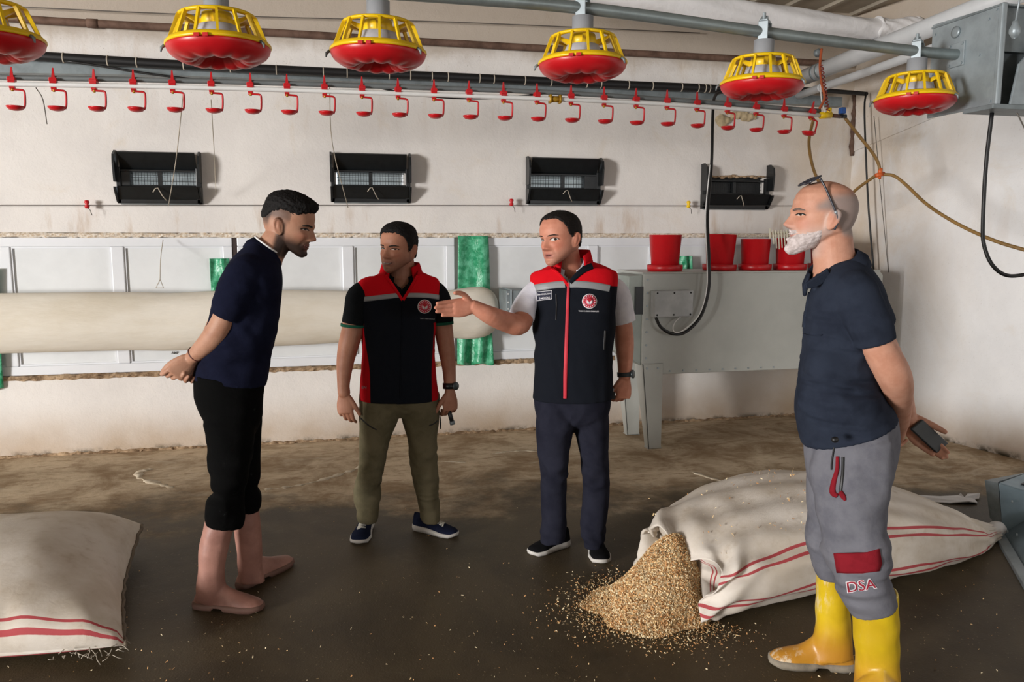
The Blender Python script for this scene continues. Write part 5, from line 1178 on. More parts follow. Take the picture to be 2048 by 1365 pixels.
# ---------------------------------------------------------------- THE POINTING MAN (red and black vest, white shirt)
def man_pointing():
    Y = 3.62; pt = onz(1150, 1100); P = person(pt, 'man in red and black vest over white shirt, pointing left with open hand')
    fwd = nz(-RT * math.sin(math.radians(44)) - nz([FW[0], FW[1], 0]) * math.cos(math.radians(44)))
    H = .243; M4 = head_mat(ony(1121, 478, Y - .02), fwd, H, .07, -.07)
    mb = MB(); add_head(mb, M4, open=.6, chub=.12)
    limb_px(mb, [(1132, 500, Y + .03, .058), (1138, 530, Y + .045, .060), (1146, 560, Y + .05, .066)]); limb_px(mb, [(1146, 560, Y + .05, .07), (1148, 680, Y, .07), (1146, 800, Y, .07)])
    limb_px(mb, [(1146, 575, Y + .04, .05), (1090, 572, Y + .03, .05), (1055, 608, Y + .01, .045), (1041, 648, Y - .06, .049), (1012, 644, Y - .10, .047), (980, 631, Y - .165, .041), (948, 614, Y - .18, .0295)])
    limb_px(mb, [(1150, 575, Y + .04, .05), (1215, 572, Y, .05), (1237, 612, Y, .044), (1246, 655, Y, .046), (1249, 690, Y - .015, .045), (1250, 725, Y - .03, .037), (1249, 752, Y - .04, .0305)])
    for a, b in (((1110, 830), (1108, 1060)), ((1186, 830), (1190, 1060))): limb_px(mb, [(1148, 800, Y, .06), (*a, Y, .055), (*b, Y, .035)])
    wr = ony(948, 614, Y - .18); tip = ony(878, 619, Y - .21)
    hand(mb, wr, tip - wr, (0, 0, 1), (0, -1, .15), 1.0, ((.10, .08, .06), (.08, .06, .05), (.06, .06, .05), (.04, .06, .05)), (.72, .62, .32), .42, -.03)
    w2 = ony(1249, 756, Y - .04); hand(mb, w2, (-.10, -.14, -1), (-1, -.25, .1), (-.3, 1, 0), 1.03, ((1.0, 1.1, .6), (1.05, 1.1, .6), (1.1, 1.1, .6), (1.1, 1.1, .6)), (.45, .85, .35), .25, .0)
    body, bvh = build_body(mb, M4, skin_material('fair_skin', (206, 142, 118), (170, 92, 86), (120, 92, 80)), P, stubble=.35)
    ch = eyes(bvh, M4, body, gaze=-.5, squint=.08, browlift=.010, bt=.62)
    lips(ch, body, m_lip, .085, .030, .034)
    decal('mouth', ch, [(-.062, .214), (-.03, .226), (.03, .226), (.062, .214), (.03, .199), (-.03, .199)], m_mouth, body, .0036, 2, 0, 2)
    def hf(x, y, z):
        hl = np.interp(y, [-.46, -.25, -.12, -.05, .02, .10, .18, .26, .36, .45], [.28, .30, .40, .60, .50, .56, .74, .86, .93, .99]); ax = np.abs(x); hl = hl - .05 * g(x, .10) * sm(y, .2, .4)
        return -.05 + (.05 + .030 + .016 * sm(z, .7, .95)) * sm(z - hl, -.02, .045)
    hair_cap('hair', M4, hf, m_hair2, P, .006, 3, chub=.12)
    # shirt
    mb = MB(); limb_px(mb, [(1100, 572, Y + .03, .056), (1076, 584, Y + .03, .060), (1053, 608, Y + .01, .057), (1042, 636, Y - .03, .062)], hollow1=True)
    limb_px(mb, [(1205, 570, Y, .062), (1230, 585, Y, .064), (1239, 612, Y, .063), (1247, 646, Y, .060)], hollow1=True)
    loft_px(mb, [(1110, 536, 1184, 533, .07, Y + .03), (1095, 558, 1205, 556, .085, Y + .01), (1085, 640, 1212, 640, .10, Y)], 3)
    V, Fc, N = remesh(mb, .0065, 3); V = fold(V, N, [(1058, 620, Y - .08, .09, .007, (1.2, 1, .6)), (1243, 620, Y, .09, .006, (1.2, 1, .6))], seed=2); cpS = cast_px(bvh_of(V, Fc)); Fc = cut(V, Fc, [(1098, 505), (1180, 500), (1160, 538), (1139, 560), (1120, 545)])
    m_shirt = MCLOTH('white_shirt_cotton', (232, 232, 240), (214, 214, 226)); sh = mobj('shirt', V, Fc, m_shirt, P)
    strip('collar_edge', cpS, [(1096, 522), (1108, 536), (1121, 550), (1139, 562)], 3.2, m_shirt, sh, .005, 6); strip('collar_edge', cpS, [(1180, 516), (1163, 538), (1150, 552), (1139, 562)], 3.2, m_shirt, sh, .005, 6)
    collar('shirt_collar', ony(1140, 535, Y + .035), .073, .070, -.03, .042, (-.25, -1, 0), m_shirt, sh, .42, .012, .005, front_drop=.055, dip=.05)
    # vest
    mb = MB(); loft_px(mb, [(1108, 527, 1184, 524, .075, Y + .03, 2.1), (1092, 535, 1208, 532, .088, Y + .02, 2.1), (1068, 547, 1230, 544, .10, Y + .01, 2.2), (1060, 556, 1236, 553, .108, Y, 2.4), (1062, 590, 1234, 588, .122, Y - .005, 2.5), (1067, 640, 1228, 640, .132, Y - .015, 2.5), (1069, 700, 1225, 700, .140, Y - .02, 2.5), (1068, 750, 1225, 750, .140, Y - .015, 2.5), (1065, 797, 1225, 797, .136, Y - .01, 2.5)], 5, 56, hollow1=True)
    V, Fc, N = remesh(mb, .006, 7); V = fold(V, N, [(1075, 640, Y, .16, .006, (.7, 1, 1.3)), (1220, 660, Y, .16, .006, (.7, 1, 1.2)), (1146, 770, Y - .1, .2, .005, (1, 1, .5))], seed=5)
    zy = ony(1146, 574, Y - .12)[2]; xc = ony(1146, 574, Y - .12)[0]; yoke = V[:, 2] - (zy + .02 - .10 * np.abs(V[:, 0] - xc) ** 1 * (1) + 0.0)
    vest = mobj('vest', V, cut(V, Fc, [(1086, 500), (1190, 495), (1168, 540), (1150, 556), (1138, 574), (1124, 556), (1104, 538)]), vest_mat('red_yoke_vest', False), P, attrs={'yoke': yoke, 'side': np.full(len(V), -1.)}); bv = bvh_of(V, Fc); cp = cast_px(bv)
    strip('reflective_strip', cp, [(1064, 577), (1090, 573), (1112, 570), (1130, 569)], 7, m_reflect, vest, .002, 8); strip('reflective_strip', cp, [(1137, 569), (1160, 569), (1190, 572), (1219, 577)], 7, m_reflect, vest, .002, 8)
    strip('zip', cp, [(1137, 566), (1135, 620), (1133, 680), (1131, 740), (1130, 797)], [2.6, 3.4, 3.6, 3.8, 3.6], m_zip, vest, .004, 8)
    collar('collar', ony(1143, 531, Y + .03), .092, .088, -.035, .072, (-.2, -1, 0), m_redcloth, vest, .62, .016, .008, front_drop=.03, dip=.03)
    strip('collar_facing', cp, [(1184, 533), (1165, 542), (1150, 555), (1140, 566)], [6, 6, 5, 4], m_navy_vest, vest, .006, 6)
    strip('yoke_edge', cp, [(1103, 537), (1116, 547), (1127, 559), (1136, 572)], 3, m_redcloth, vest, .004, 6)
    strip('pocket_zip', cp, [(1112, 588), (1113, 612), (1112, 640)], 1.2, m_cable, vest, .002, 6); strip('pocket_zip', cp, [(1210, 662), (1209, 680), (1208, 700)], 1.5, m_cable, vest, .002, 6)
    npx = [(1073, 584.5), (1104, 581.5), (1104, 598), (1074, 602)]; decal('name_patch', cp, npx, m_navyp, vest, .002, 4, 0, 5)
    for a, b in ((0, 1), (1, 2), (2, 3), (3, 0)): strip('patch_border', cp, [npx[a], npx[b]], .55, m_whitep, vest, .0026, 6)
    text_on('patch_lettering', cp, 'İlker KÖÇKARAN', (1089, 588.5), 27, m_whitep, vest, .0034, -5, 4.6); text_on('patch_lettering', cp, 'İl MÜDÜRÜ', (1089.5, 596), 21, m_whitep, vest, .0034, -5, 4.8)
    crest(cp, (1179, 603), 15, vest); text_on('vest_lettering', cp, 'TARIM VE ORMAN BAKANLIĞI', (1177, 622.5), 40, m_whitep, vest, .0024, 1, 3.6)
    # trousers
    mb = MB(); loft_px(mb, [(1066, 785, 1223, 785, .125, Y - .01), (1069, 815, 1221, 815, .125, Y), (1076, 836, 1214, 836, .105, Y, 2.5), (1092, 852, 1200, 852, .07, Y, 2.3)], 4, 48)
    loft_px(mb, [(1078, 800, 1140, 800, .10, Y), (1072, 845, 1147, 845, .115, Y), (1075, 905, 1140, 905, .095, Y - .01), (1080, 943, 1136, 943, .088, Y - .02), (1081, 987, 1133, 987, .080, Y - .005), (1083, 1041, 1132, 1041, .073, Y + .0), (1081, 1084, 1131, 1080, .072, Y + .0)], 5, 36, hollow1=True)
    loft_px(mb, [(1150, 800, 1213, 800, .10, Y), (1146, 845, 1219, 845, .115, Y), (1159, 905, 1217, 905, .095, Y - .01), (1165, 945, 1219, 945, .088, Y - .02), (1165, 987, 1219, 987, .08, Y - .01), (1161, 1041, 1214, 1041, .074, Y - .03), (1168, 1092, 1208, 1092, .07, Y - .03)], 5, 36, hollow1=True)
    V, Fc, N = remesh(mb, .0065, 3); V = fold(V, N, [(1112, 940, Y - .08, .11, .010, (.5, 1, 1.7)), (1192, 950, Y - .08, .11, .009, (.5, 1, 1.7)), (1147, 850, Y - .1, .10, .007, (.8, 1, 1.3)), (1108, 1070, Y - .05, .10, .008, (.4, 1, 1.8)), (1188, 1070, Y - .06, .10, .008, (.4, 1, 1.8))], seed=9)
    mobj('trousers', V, Fc, MCLOTH('dark_slate_trousers', (38, 39, 50), (30, 31, 42)), P)
    shoe(P, onz(1136, 1090), onz(1058, 1113), .10, m_shoe_bk, m_sole); shoe(P, onz(1186, 1086), onz(1200, 1121), .105, m_shoe_bk, m_sole, L=.29)
    wp = ony(1249.5, 749, Y - .035); watch(P, wp, (.05, -.1, -1), .0335, M('grey_watch_strap', (52, 58, 62), .6), (.75, -.65, 0))
    kc = ony(1224, 790, Y - .06); mb = MB(); mb.box(kc + [-.014, -.012, -.022], kc + [.014, .012, .016]); kf = mb.obj('car_key', m_black, smooth=False); tag(kf, 'small black car key in the pointing man\'s lowered fist', 'key'); bevel(kf, .006)
    mb = MB(); mb.tube([kc + [0, -.004, .012], kc + [.004, -.008, .03]], .004, 8); mb.obj('key_ring', m_galv, kf)
man_pointing()

# ---------------------------------------------------------------- THE SMILING MAN (vest over dark polo, khaki trousers)
def man_smiling():
    Y = 4.05; pt = onz(800, 1075); P = person(pt, 'smiling man in red and black vest, dark polo and khaki trousers')
    fwd = nz(-RT * math.sin(math.radians(27)) - nz([FW[0], FW[1], 0]) * math.cos(math.radians(27)))
    H = .236; M4 = head_mat(ony(797, 497, Y - .02), fwd, H, .04, .05)
    mb = MB(); add_head(mb, M4, smile=1, open=.5, chub=.16, jaw=1.08)
    limb_px(mb, [(803, 520, Y + .03, .062), (804, 545, Y + .04, .066), (801, 575, Y + .04, .07)]); limb_px(mb, [(801, 575, Y + .03, .07), (799, 680, Y, .07), (799, 800, Y, .07)])
    limb_px(mb, [(800, 585, Y + .03, .05), (735, 585, Y, .052), (714, 625, Y - .01, .055), (703, 668, Y - .02, .053), (696, 695, Y - .02, .050), (690, 728, Y - .035, .042), (687, 768, Y - .05, .031), (688, 786, Y - .055, .031)])
    limb_px(mb, [(800, 585, Y + .03, .05), (860, 583, Y, .052), (879, 620, Y, .055), (887, 660, Y, .048), (893, 700, Y - .02, .043), (898, 738, Y - .035, .035), (900, 772, Y - .05, .0305)])
    for a, b in (((760, 830), (738, 1030)), ((842, 830), (856, 1030))): limb_px(mb, [(800, 800, Y, .06), (*a, Y, .055), (*b, Y, .035)])
    w1 = ony(688, 789, Y - .055); hand(mb, w1, (.05, -.08, -1), (1, -.35, 0), (.35, 1, 0), 1.0, ((.35, .5, .3), (.45, .55, .4), (.55, .6, .4), (.65, .65, .4)), (.5, .85, .1), .1, .02)
    w2 = ony(900, 784, Y - .055); hand(mb, w2, (0, -.1, -1), (-1, -.35, 0), (-.35, 1, 0), 1.0, ((.7, .9, .5), (.8, .9, .5), (.8, .9, .5), (.7, .8, .5)), (.62, .75, .1), .15, .02)
    body, bvh = build_body(mb, M4, skin_material('olive_skin', (168, 118, 94), (140, 76, 68), (86, 62, 52)), P, stubble=.45)
    ch = eyes(bvh, M4, body, gaze=-.3, squint=.55, bt=.8)
    lips(ch, body, m_lipd, .12, .026, .036, .214, .02)
    decal('mouth', ch, [(-.11, .232), (-.05, .222), (.05, .222), (.11, .232), (.06, .192), (-.06, .192)], m_mouth, body, .0032, 2, 0, 2); decal('teeth', ch, [(-.09, .229), (-.04, .221), (.04, .221), (.09, .229), (.05, .203), (-.05, .203)], m_teeth, body, .0042, 2, 0, 2)
    def hf(x, y, z):
        hl = np.interp(y, [-.46, -.25, -.14, -.06, .03, .09, .14, .22, .32, .45], [.26, .28, .36, .58, .46, .44, .62, .74, .82, .84])
        return -.05 + (.05 + .030 + .040 * sm(z, .75, .95)) * sm(z - hl, -.02, .035)
    hair_cap('hair', M4, hf, m_hair, P, .010, 6, chub=.16, jaw=1.08)
    mb = MB(); limb_px(mb, [(745, 583, Y, .066), (721, 595, Y - .005, .070), (714, 622, Y - .01, .066), (708, 650, Y - .015, .064)], hollow1=True); limb_px(mb, [(850, 580, Y, .066), (872, 592, Y, .066), (880, 616, Y, .060), (884, 645, Y, .057)], hollow1=True)
    loft_px(mb, [(770, 550, 836, 550, .07, Y + .03), (755, 572, 850, 572, .085, Y + .01), (745, 640, 850, 640, .10, Y)], 3)
    V, Fc, N = remesh(mb, .0065, 3); V = fold(V, N, [(712, 630, Y, .09, .006, (1.2, 1, .6)), (880, 620, Y, .09, .006, (1.2, 1, .6))], seed=12); cpS = cast_px(bvh_of(V, Fc)); Fc = cut(V, Fc, [(768, 535), (838, 535), (822, 560), (804, 580), (786, 562)]); m_polo = MCLOTH('black_polo', (24, 26, 28)); po = mobj('shirt', V, Fc, m_polo, P); strip('collar_edge', cpS, [(766, 548), (778, 562), (790, 572), (804, 584)], 3.2, m_polo, po, .005, 6); strip('collar_edge', cpS, [(840, 548), (828, 562), (817, 572), (804, 584)], 3.2, m_polo, po, .005, 6)
    m_gr = MCLOTH('green_hem', (36, 92, 72))
    for (x, y, r, dx) in ((708, 651, .0655, -.02), (884, 646, .0585, .015)):
        c = ony(x, y, Y - .01); ax = nz([dx * 4, 0, -1]); mb = MB(); th = np.arange(33) * 2 * math.pi / 32; u = nz(np.cross(ax, [0, 1, 0])); v = np.cross(ax, u); R = [[c + (u * math.cos(a) + v * math.sin(a)) * (r - .006) - ax * .006, c + (u * math.cos(a) + v * math.sin(a)) * (r + .0005) - ax * .006, c + (u * math.cos(a) + v * math.sin(a)) * (r + .0005) + ax * .008, c + (u * math.cos(a) + v * math.sin(a)) * (r - .006) + ax * .008] for a in th]; mb.loft(R, False, False); mb.obj('sleeve_hem', m_gr, po)
    collar('shirt_collar', ony(803, 551, Y + .035), .078, .074, -.02, .030, (-.1, -1, 0), m_polo, po, .5, .02, .005, front_drop=.04, dip=.06)
    mb = MB(); loft_px(mb, [(768, 542, 838, 542, .075, Y + .03, 2.1), (752, 551, 856, 550, .088, Y + .02, 2.1), (728, 562, 872, 559, .10, Y + .01, 2.2), (712, 570, 880, 566, .108, Y, 2.4), (715, 600, 880, 598, .122, Y - .005, 2.5), (723, 650, 870, 650, .134, Y - .015, 2.5), (724, 700, 869, 700, .142, Y - .025, 2.5), (721, 750, 872, 750, .142, Y - .02, 2.5), (719, 798, 878, 796, .136, Y - .01, 2.5)], 5, 56, hollow1=True)
    V, Fc, N = remesh(mb, .006, 7); V = fold(V, N, [(730, 650, Y, .16, .006, (.7, 1, 1.3)), (865, 660, Y, .16, .006, (.7, 1, 1.2))], seed=15)
    q = ony(800, 590, Y - .12); yoke = V[:, 2] - (q[2] - .0) - .05 * (q[0] - V[:, 0]) * 0 + .05 * np.abs(V[:, 0] - q[0])
    xl_, xr_ = ony(739, 720, Y - .12)[0], ony(863, 720, Y - .12)[0]; zs = ony(800, 648, Y)[2]; zz = V[:, 2]
    wv = .018 * sm(zz, zs - .25, zs) - .012 * sm(zz, zs, zs + .03); side = np.maximum(xl_ - wv * 1.2 - V[:, 0], V[:, 0] - xr_ - wv); side = np.minimum(side, zs + .01 - zz)
    vest = mobj('vest', V, cut(V, Fc, [(762, 528), (842, 528), (830, 560), (818, 580), (806, 602), (790, 578), (774, 558)]), vest_mat('red_sided_vest', True), P, attrs={'yoke': yoke, 'side': side}); bv = bvh_of(V, Fc); cp = cast_px(bv)
    strip('reflective_strip', cp, [(720, 600), (745, 597), (770, 594), (797, 591)], 5, m_reflect, vest, .002, 8); strip('reflective_strip', cp, [(812, 591), (835, 591), (858, 592), (878, 595)], 5, m_reflect, vest, .002, 8)
    strip('zip', cp, [(805, 590), (804, 650), (802, 720), (801, 798)], 1.6, m_navy_vest, vest, .003, 8)
    collar('collar', ony(802, 549, Y + .03), .098, .090, -.035, .058, (-.1, -1, 0), m_redcloth, vest, .62, .016, .008, front_drop=.025, dip=.03)
    strip('yoke_edge', cp, [(771, 552), (782, 566), (792, 581), (805, 601)], 3, m_redcloth, vest, .004, 6); strip('yoke_edge', cp, [(835, 552), (827, 566), (818, 581), (806, 601)], 3, m_redcloth, vest, .004, 6)
    crest(cp, (849, 613.5), 14, vest); text_on('vest_lettering', cp, 'TARIM VE ORMAN BAKANLIĞI', (854, 637.5), 29, M('dull_print', (150, 152, 152), .7), vest, .0024, 2, 3)
    text_on('vest_lettering', cp, 'EN', (729, 775), 9, M('grey_logo_print', (150, 120, 124), .7), vest, .0024, 3)
    mb = MB(); loft_px(mb, [(718, 785, 879, 785, .126, Y - .01), (718, 805, 879, 805, .126, Y), (724, 818, 874, 818, .11, Y, 2.5), (740, 832, 858, 832, .07, Y, 2.3)], 4, 48)
    loft_px(mb, [(724, 795, 795, 795, .105, Y), (718, 818, 801, 818, .118, Y), (718, 847, 793, 847, .11, Y), (719, 880, 780, 880, .10, Y), (718, 924, 771, 924, .09, Y - .02), (713, 955, 763, 955, .085, Y - .015), (707, 990, 762, 990, .082, Y + .005), (711, 1013, 760, 1013, .08, Y + .005), (713, 1040, 756, 1040, .076, Y + .01)], 4, 36, hollow1=True)
    loft_px(mb, [(805, 795, 873, 795, .105, Y), (800, 818, 879, 818, .118, Y), (806, 847, 878, 847, .11, Y), (815, 880, 873, 880, .10, Y), (820, 924, 874, 924, .09, Y - .02), (824, 950, 877, 950, .085, Y - .015), (833, 990, 877, 990, .082, Y + .005), (838, 1013, 880, 1013, .08, Y + .01), (843, 1040, 880, 1040, .078, Y + .02)], 4, 36, hollow1=True)
    V, Fc, N = remesh(mb, .0065, 3); V = fold(V, N, [(742, 940, Y - .08, .12, .011, (.5, 1, 1.6)), (850, 935, Y - .08, .12, .010, (.5, 1, 1.6)), (800, 830, Y - .1, .1, .006, (.8, 1, 1.3)), (733, 1015, Y - .06, .09, .009, (.4, 1, 1.8)), (860, 1015, Y - .05, .09, .010, (.4, 1, 1.8))], seed=21)
    tz = mobj('trousers', V, Fc, MCLOTH('khaki_trousers', (110, 102, 80), (92, 86, 66)), P); bt = bvh_of(V, Fc); ct = cast_px(bt)
    strip('pocket_zip', ct, [(721, 836), (732, 847), (743, 855), (753, 860)], 1.3, m_cable, tz, .0012, 6); strip('pocket_zip', ct, [(875, 842), (868, 848), (858, 852)], 1.1, m_cable, tz, .0012, 6)
    shoe(P, onz(737, 1050), onz(714, 1096), .105, m_shoe_nv, m_sole, m_lace, L=.30); shoe(P, onz(829, 1058), onz(915, 1076), .105, m_shoe_nv, m_sole, m_lace)
    watch(P, ony(900, 772, Y - .05), (0, -.1, -1), .034, m_black, (.6, -.8, 0), .030)
    c = ony(899, 826, Y - .055); d = nz([.25, -.1, -1]); mb = MB(); mb.tube([c - d * .03, c + d * .02, c + d * .05], [.010, .012, .011], 12); ph = mb.obj('key_fob', m_black); tag(ph, 'dark key fob with a steel end in the smiling man\'s left hand', 'key'); mb = MB(); mb.tube([c + d * .045, c + d * .064], .0135, 14); mb.obj('steel_end', m_galv_d, ph)
    mb = MB(); c2 = ony(881, 845, Y - .08); mb.tube([c2 + [0, 0, .03], c2, c2 - [0, 0, .035]], [.002, .004, .003], 6); mb.obj('zip_pull', m_black, tz)
man_smiling()

# ---------------------------------------------------------------- THE YOUNG MAN (profile, navy polo, rolled trousers, hands behind)
def man_young():
    Y = 3.46; pt = onz(470, 1200); P = person(pt, 'young man in navy polo and rolled black trousers leaning forward, hands behind his back')
    fwd = nz(RT * .99 - FW * .05); H = .240; M4 = head_mat(ony(577, 449, Y), fwd, H, .27, -.03)
    mb = MB(); add_head(mb, M4, smile=.9, open=.3)
    limb_px(mb, [(563, 470, Y, .060), (545, 495, Y, .062), (528, 520, Y, .070)]); limb_px(mb, [(528, 520, Y, .075), (480, 620, Y, .08), (462, 750, Y, .08)])
    limb_px(mb, [(510, 540, Y, .05), (490, 545, Y - .13, .052), (462, 605, Y - .16, .045), (443, 648, Y - .155, .045), (427, 674, Y - .14, .045), (404, 698, Y - .11, .037), (385, 715, Y - .085, .0285)])
    limb_px(mb, [(510, 540, Y, .05), (495, 550, Y + .13, .05), (450, 620, Y + .15, .045), (420, 680, Y + .10, .040), (398, 722, Y - .01, .030)])
    limb_px(mb, [(462, 750, Y, .07), (460, 850, Y - .07, .06), (450, 1050, Y - .07, .045)]); limb_px(mb, [(462, 750, Y, .07), (485, 850, Y + .08, .05), (490, 960, Y + .1, .035), (496, 1040, Y + .1, .03)])
    w1 = ony(383, 717, Y - .08); hand(mb, w1, ony(352, 748, Y - .09) - w1, (-.55, -.2, .8), (-.35, .35, -.55), .98, ((.5, .9, .8), (.75, 1.0, .7), (.9, 1.0, .7), (1.0, 1.0, .7)), (.35, .95, .25), .35, .02)
    w2 = ony(400, 722, Y - .0); hand(mb, w2, (-.45, -.3, -.55), (-.4, .2, .8), (.3, -.9, .1), .92, ((.8, .9, .6),) * 4, (.6, .7, .2), .3)
    body, bvh = build_body(mb, M4, skin_material('tan_skin', (178, 134, 110), (150, 86, 76), (52, 38, 32), (60, 46, 40)), P, stubble=1.0, beard_z=.28,
        scalp=lambda x, y, z: sm(np.where(y < .12, z, 0), .50, .64) * .75 * sm(y, .25, .05) + sm(y, -.2, -.3) * sm(z, .35, .5) * .8)
    ch = eyes(bvh, M4, body, gaze=.0, squint=.5); lips(ch, body, m_lipd, .115, .026, .034, .214, .028)
    decal('mouth', ch, [(-.105, .238), (-.05, .222), (.05, .222), (.105, .238), (.06, .200), (-.06, .200)], m_mouth, body, .0032, 2, 0, 2); decal('teeth', ch, [(-.085, .232), (-.04, .221), (.04, .221), (.085, .232), (.05, .206), (-.05, .206)], m_teeth, body, .0042, 2, 0, 2)
    def hf(x, y, z):
        hl = np.interp(y, [-.46, -.34, -.22, -.1, .05, .14, .22, .32, .45], [.46, .50, .64, .70, .71, .70, .70, .76, .80]); top = sm(z, .72, .92)
        return -.05 + (.05 + .022 + .062 * top + .055 * sm(y, .15, .42) * sm(z, .78, .9)) * sm(z - hl, -.02, .06)
    hair_cap('hair', M4, hf, m_hair, P, .016, 14)
    mb = MB()
    loft_px(mb, [(506, 480, 552, 512, .075, Y), (488, 494, 562, 532, .13, Y), (462, 520, 566, 556, .185, Y), (440, 556, 565, 580, .195, Y, 2.5), (426, 600, 561, 612, .185, Y, 2.5), (415, 650, 554, 656, .175, Y, 2.5), (403, 700, 545, 702, .170, Y, 2.5), (392, 736, 539, 738, .172, Y, 2.5), (387, 757, 533, 766, .174, Y, 2.5)], 5, 52, hollow1=True)
    limb_px(mb, [(505, 540, Y - .09, .075), (488, 556, Y - .14, .078), (466, 598, Y - .158, .068), (449, 634, Y - .155, .060)], 28, hollow1=True); limb_px(mb, [(505, 540, Y + .09, .075), (485, 560, Y + .14, .075), (455, 610, Y + .15, .064)], 20, hollow1=True)
    V, Fc, N = remesh(mb, .0062, 4); V = fold(V, N, [(480, 590, Y - .15, .13, .009, (1, 1, .8)), (470, 690, Y - .15, .17, .008, (.8, 1, 1.2)), (400, 740, Y, .15, .006, (1, 1, .6))], seed=25)
    m_polo = MCLOTH('navy_polo', (21, 24, 42), (16, 18, 34)); po = mobj('shirt', V, Fc, m_polo, P); cs = cast_px(bvh_of(V, Fc))
    ax_c = ony(533, 500, Y)
    # collar: tilted ring around the neck with a white edge
    u = nz(ony(545, 478, Y) - ony(528, 508, Y)); fr = nz(ony(560, 520, Y) - ony(506, 482, Y)); sd = np.cross(fr, u); A = np.linspace(.25, 2 * math.pi - .25, 54); R = []; E_ = []
    for a in A:
        o = fr * math.cos(a) * .066 + sd * math.sin(a) * .072; c = ax_c + o; on = nz(o); lo = c + on * .022 - u * .045; hi = c + on * .0 + u * .016; R.append([lo, (lo + hi) / 2 + on * .008, hi, hi - on * .006, lo - on * .008]); E_.append(hi - on * .002 + u * .002)
    mb = MB(); mb.loft(R); mb.obj('collar', m_polo, po); mb = MB(); mb.tube(E_, .0042, 8); mb.obj('collar_edge', m_white, po)
    strip('placket_edge', cs, [(559, 520), (561, 545), (560, 575), (557, 600)], 1.0, m_reflect, po, .003, 6)
    # trousers rolled below the knee
    mb = MB(); loft_px(mb, [(388, 745, 532, 752, .172, Y, 2.6), (387, 775, 528, 778, .172, Y, 2.6), (389, 800, 526, 802, .170, Y, 2.6), (400, 832, 524, 834, .155, Y, 2.5), (418, 862, 512, 862, .12, Y, 2.3), (430, 880, 500, 880, .09, Y, 2.2)], 4, 48)
    loft_px(mb, [(396, 790, 510, 790, .085, Y - .07), (407, 845, 512, 845, .098, Y - .075), (413, 908, 506, 908, .090, Y - .075), (420, 953, 496, 953, .083, Y - .075), (429, 984, 489, 984, .072, Y - .07), (413, 1003, 487, 1003, .084, Y - .07), (409, 1030, 490, 1034, .086, Y - .07), (411, 1048, 486, 1052, .082, Y - .07)], 5, 36, hollow1=True)
    loft_px(mb, [(420, 790, 525, 790, .085, Y + .07), (430, 845, 524, 845, .098, Y + .08), (440, 908, 521, 908, .09, Y + .09), (452, 953, 521, 953, .083, Y + .1), (464, 972, 515, 972, .072, Y + .1), (456, 988, 523, 988, .082, Y + .1), (454, 1005, 523, 1008, .082, Y + .1), (458, 1018, 518, 1020, .078, Y + .1)], 5, 36, hollow1=True)
    V, Fc, N = remesh(mb, .0062, 3); V = fold(V, N, [(450, 960, Y - .14, .12, .010, (.5, 1, 1.6)), (450, 1020, Y - .14, .08, .007, (1.4, 1, .7)), (430, 850, Y - .1, .15, .006, (.8, 1, 1.2))], seed=30)
    t = NT('muddy_black_trousers'); t.set(.95, 0, .06); p = t.pos(); t.color(t.mix(t.math('MULTIPLY', t.ramp(t.noise(17, 5, .7, p), .62, .75), .35), lin((10, 10, 10)), lin((66, 70, 70)))); t.bump(t.noise(26, 3, .6, None, .6), .4, .006); mobj('trousers', V, Fc, t.m, P)
    m_bt = M('salmon_rubber', (170, 124, 110), .55, 0, .12, 7, .12, 30, .01, c2=(140, 98, 86)); m_bs = M('salmon_sole', (120, 88, 76), .7)
    b1 = boot(P, [(413, 1036, 471, 1042, .06, Y - .07), (398, 1090, 459, 1092, .062, Y - .07), (396, 1140, 450, 1142, .056, Y - .06), (392, 1180, 455, 1182, .052, Y - .055), (392, 1202, 462, 1205, .047, Y - .05)], onz(390, 1213), onz(527, 1222), .100, m_bt, m_bs, hcol=.14)
    b2 = boot(P, [(466, 1008, 518, 1010, .062, Y + .1), (468, 1060, 523, 1060, .06, Y + .1), (473, 1110, 525, 1110, .055, Y + .11), (476, 1140, 527, 1142, .05, Y + .12), (477, 1165, 530, 1163, .045, Y + .12)], onz(478, 1180), onz(583, 1126), .095, m_bt, m_bs, hcol=.135)
    bc = ony(391, 709, Y - .09); watch(P, bc, ony(404, 698, Y - .11) - ony(385, 715, Y - .085), .0315, M('dark_red_beads', (84, 34, 28), .5), None, .006)
man_young()

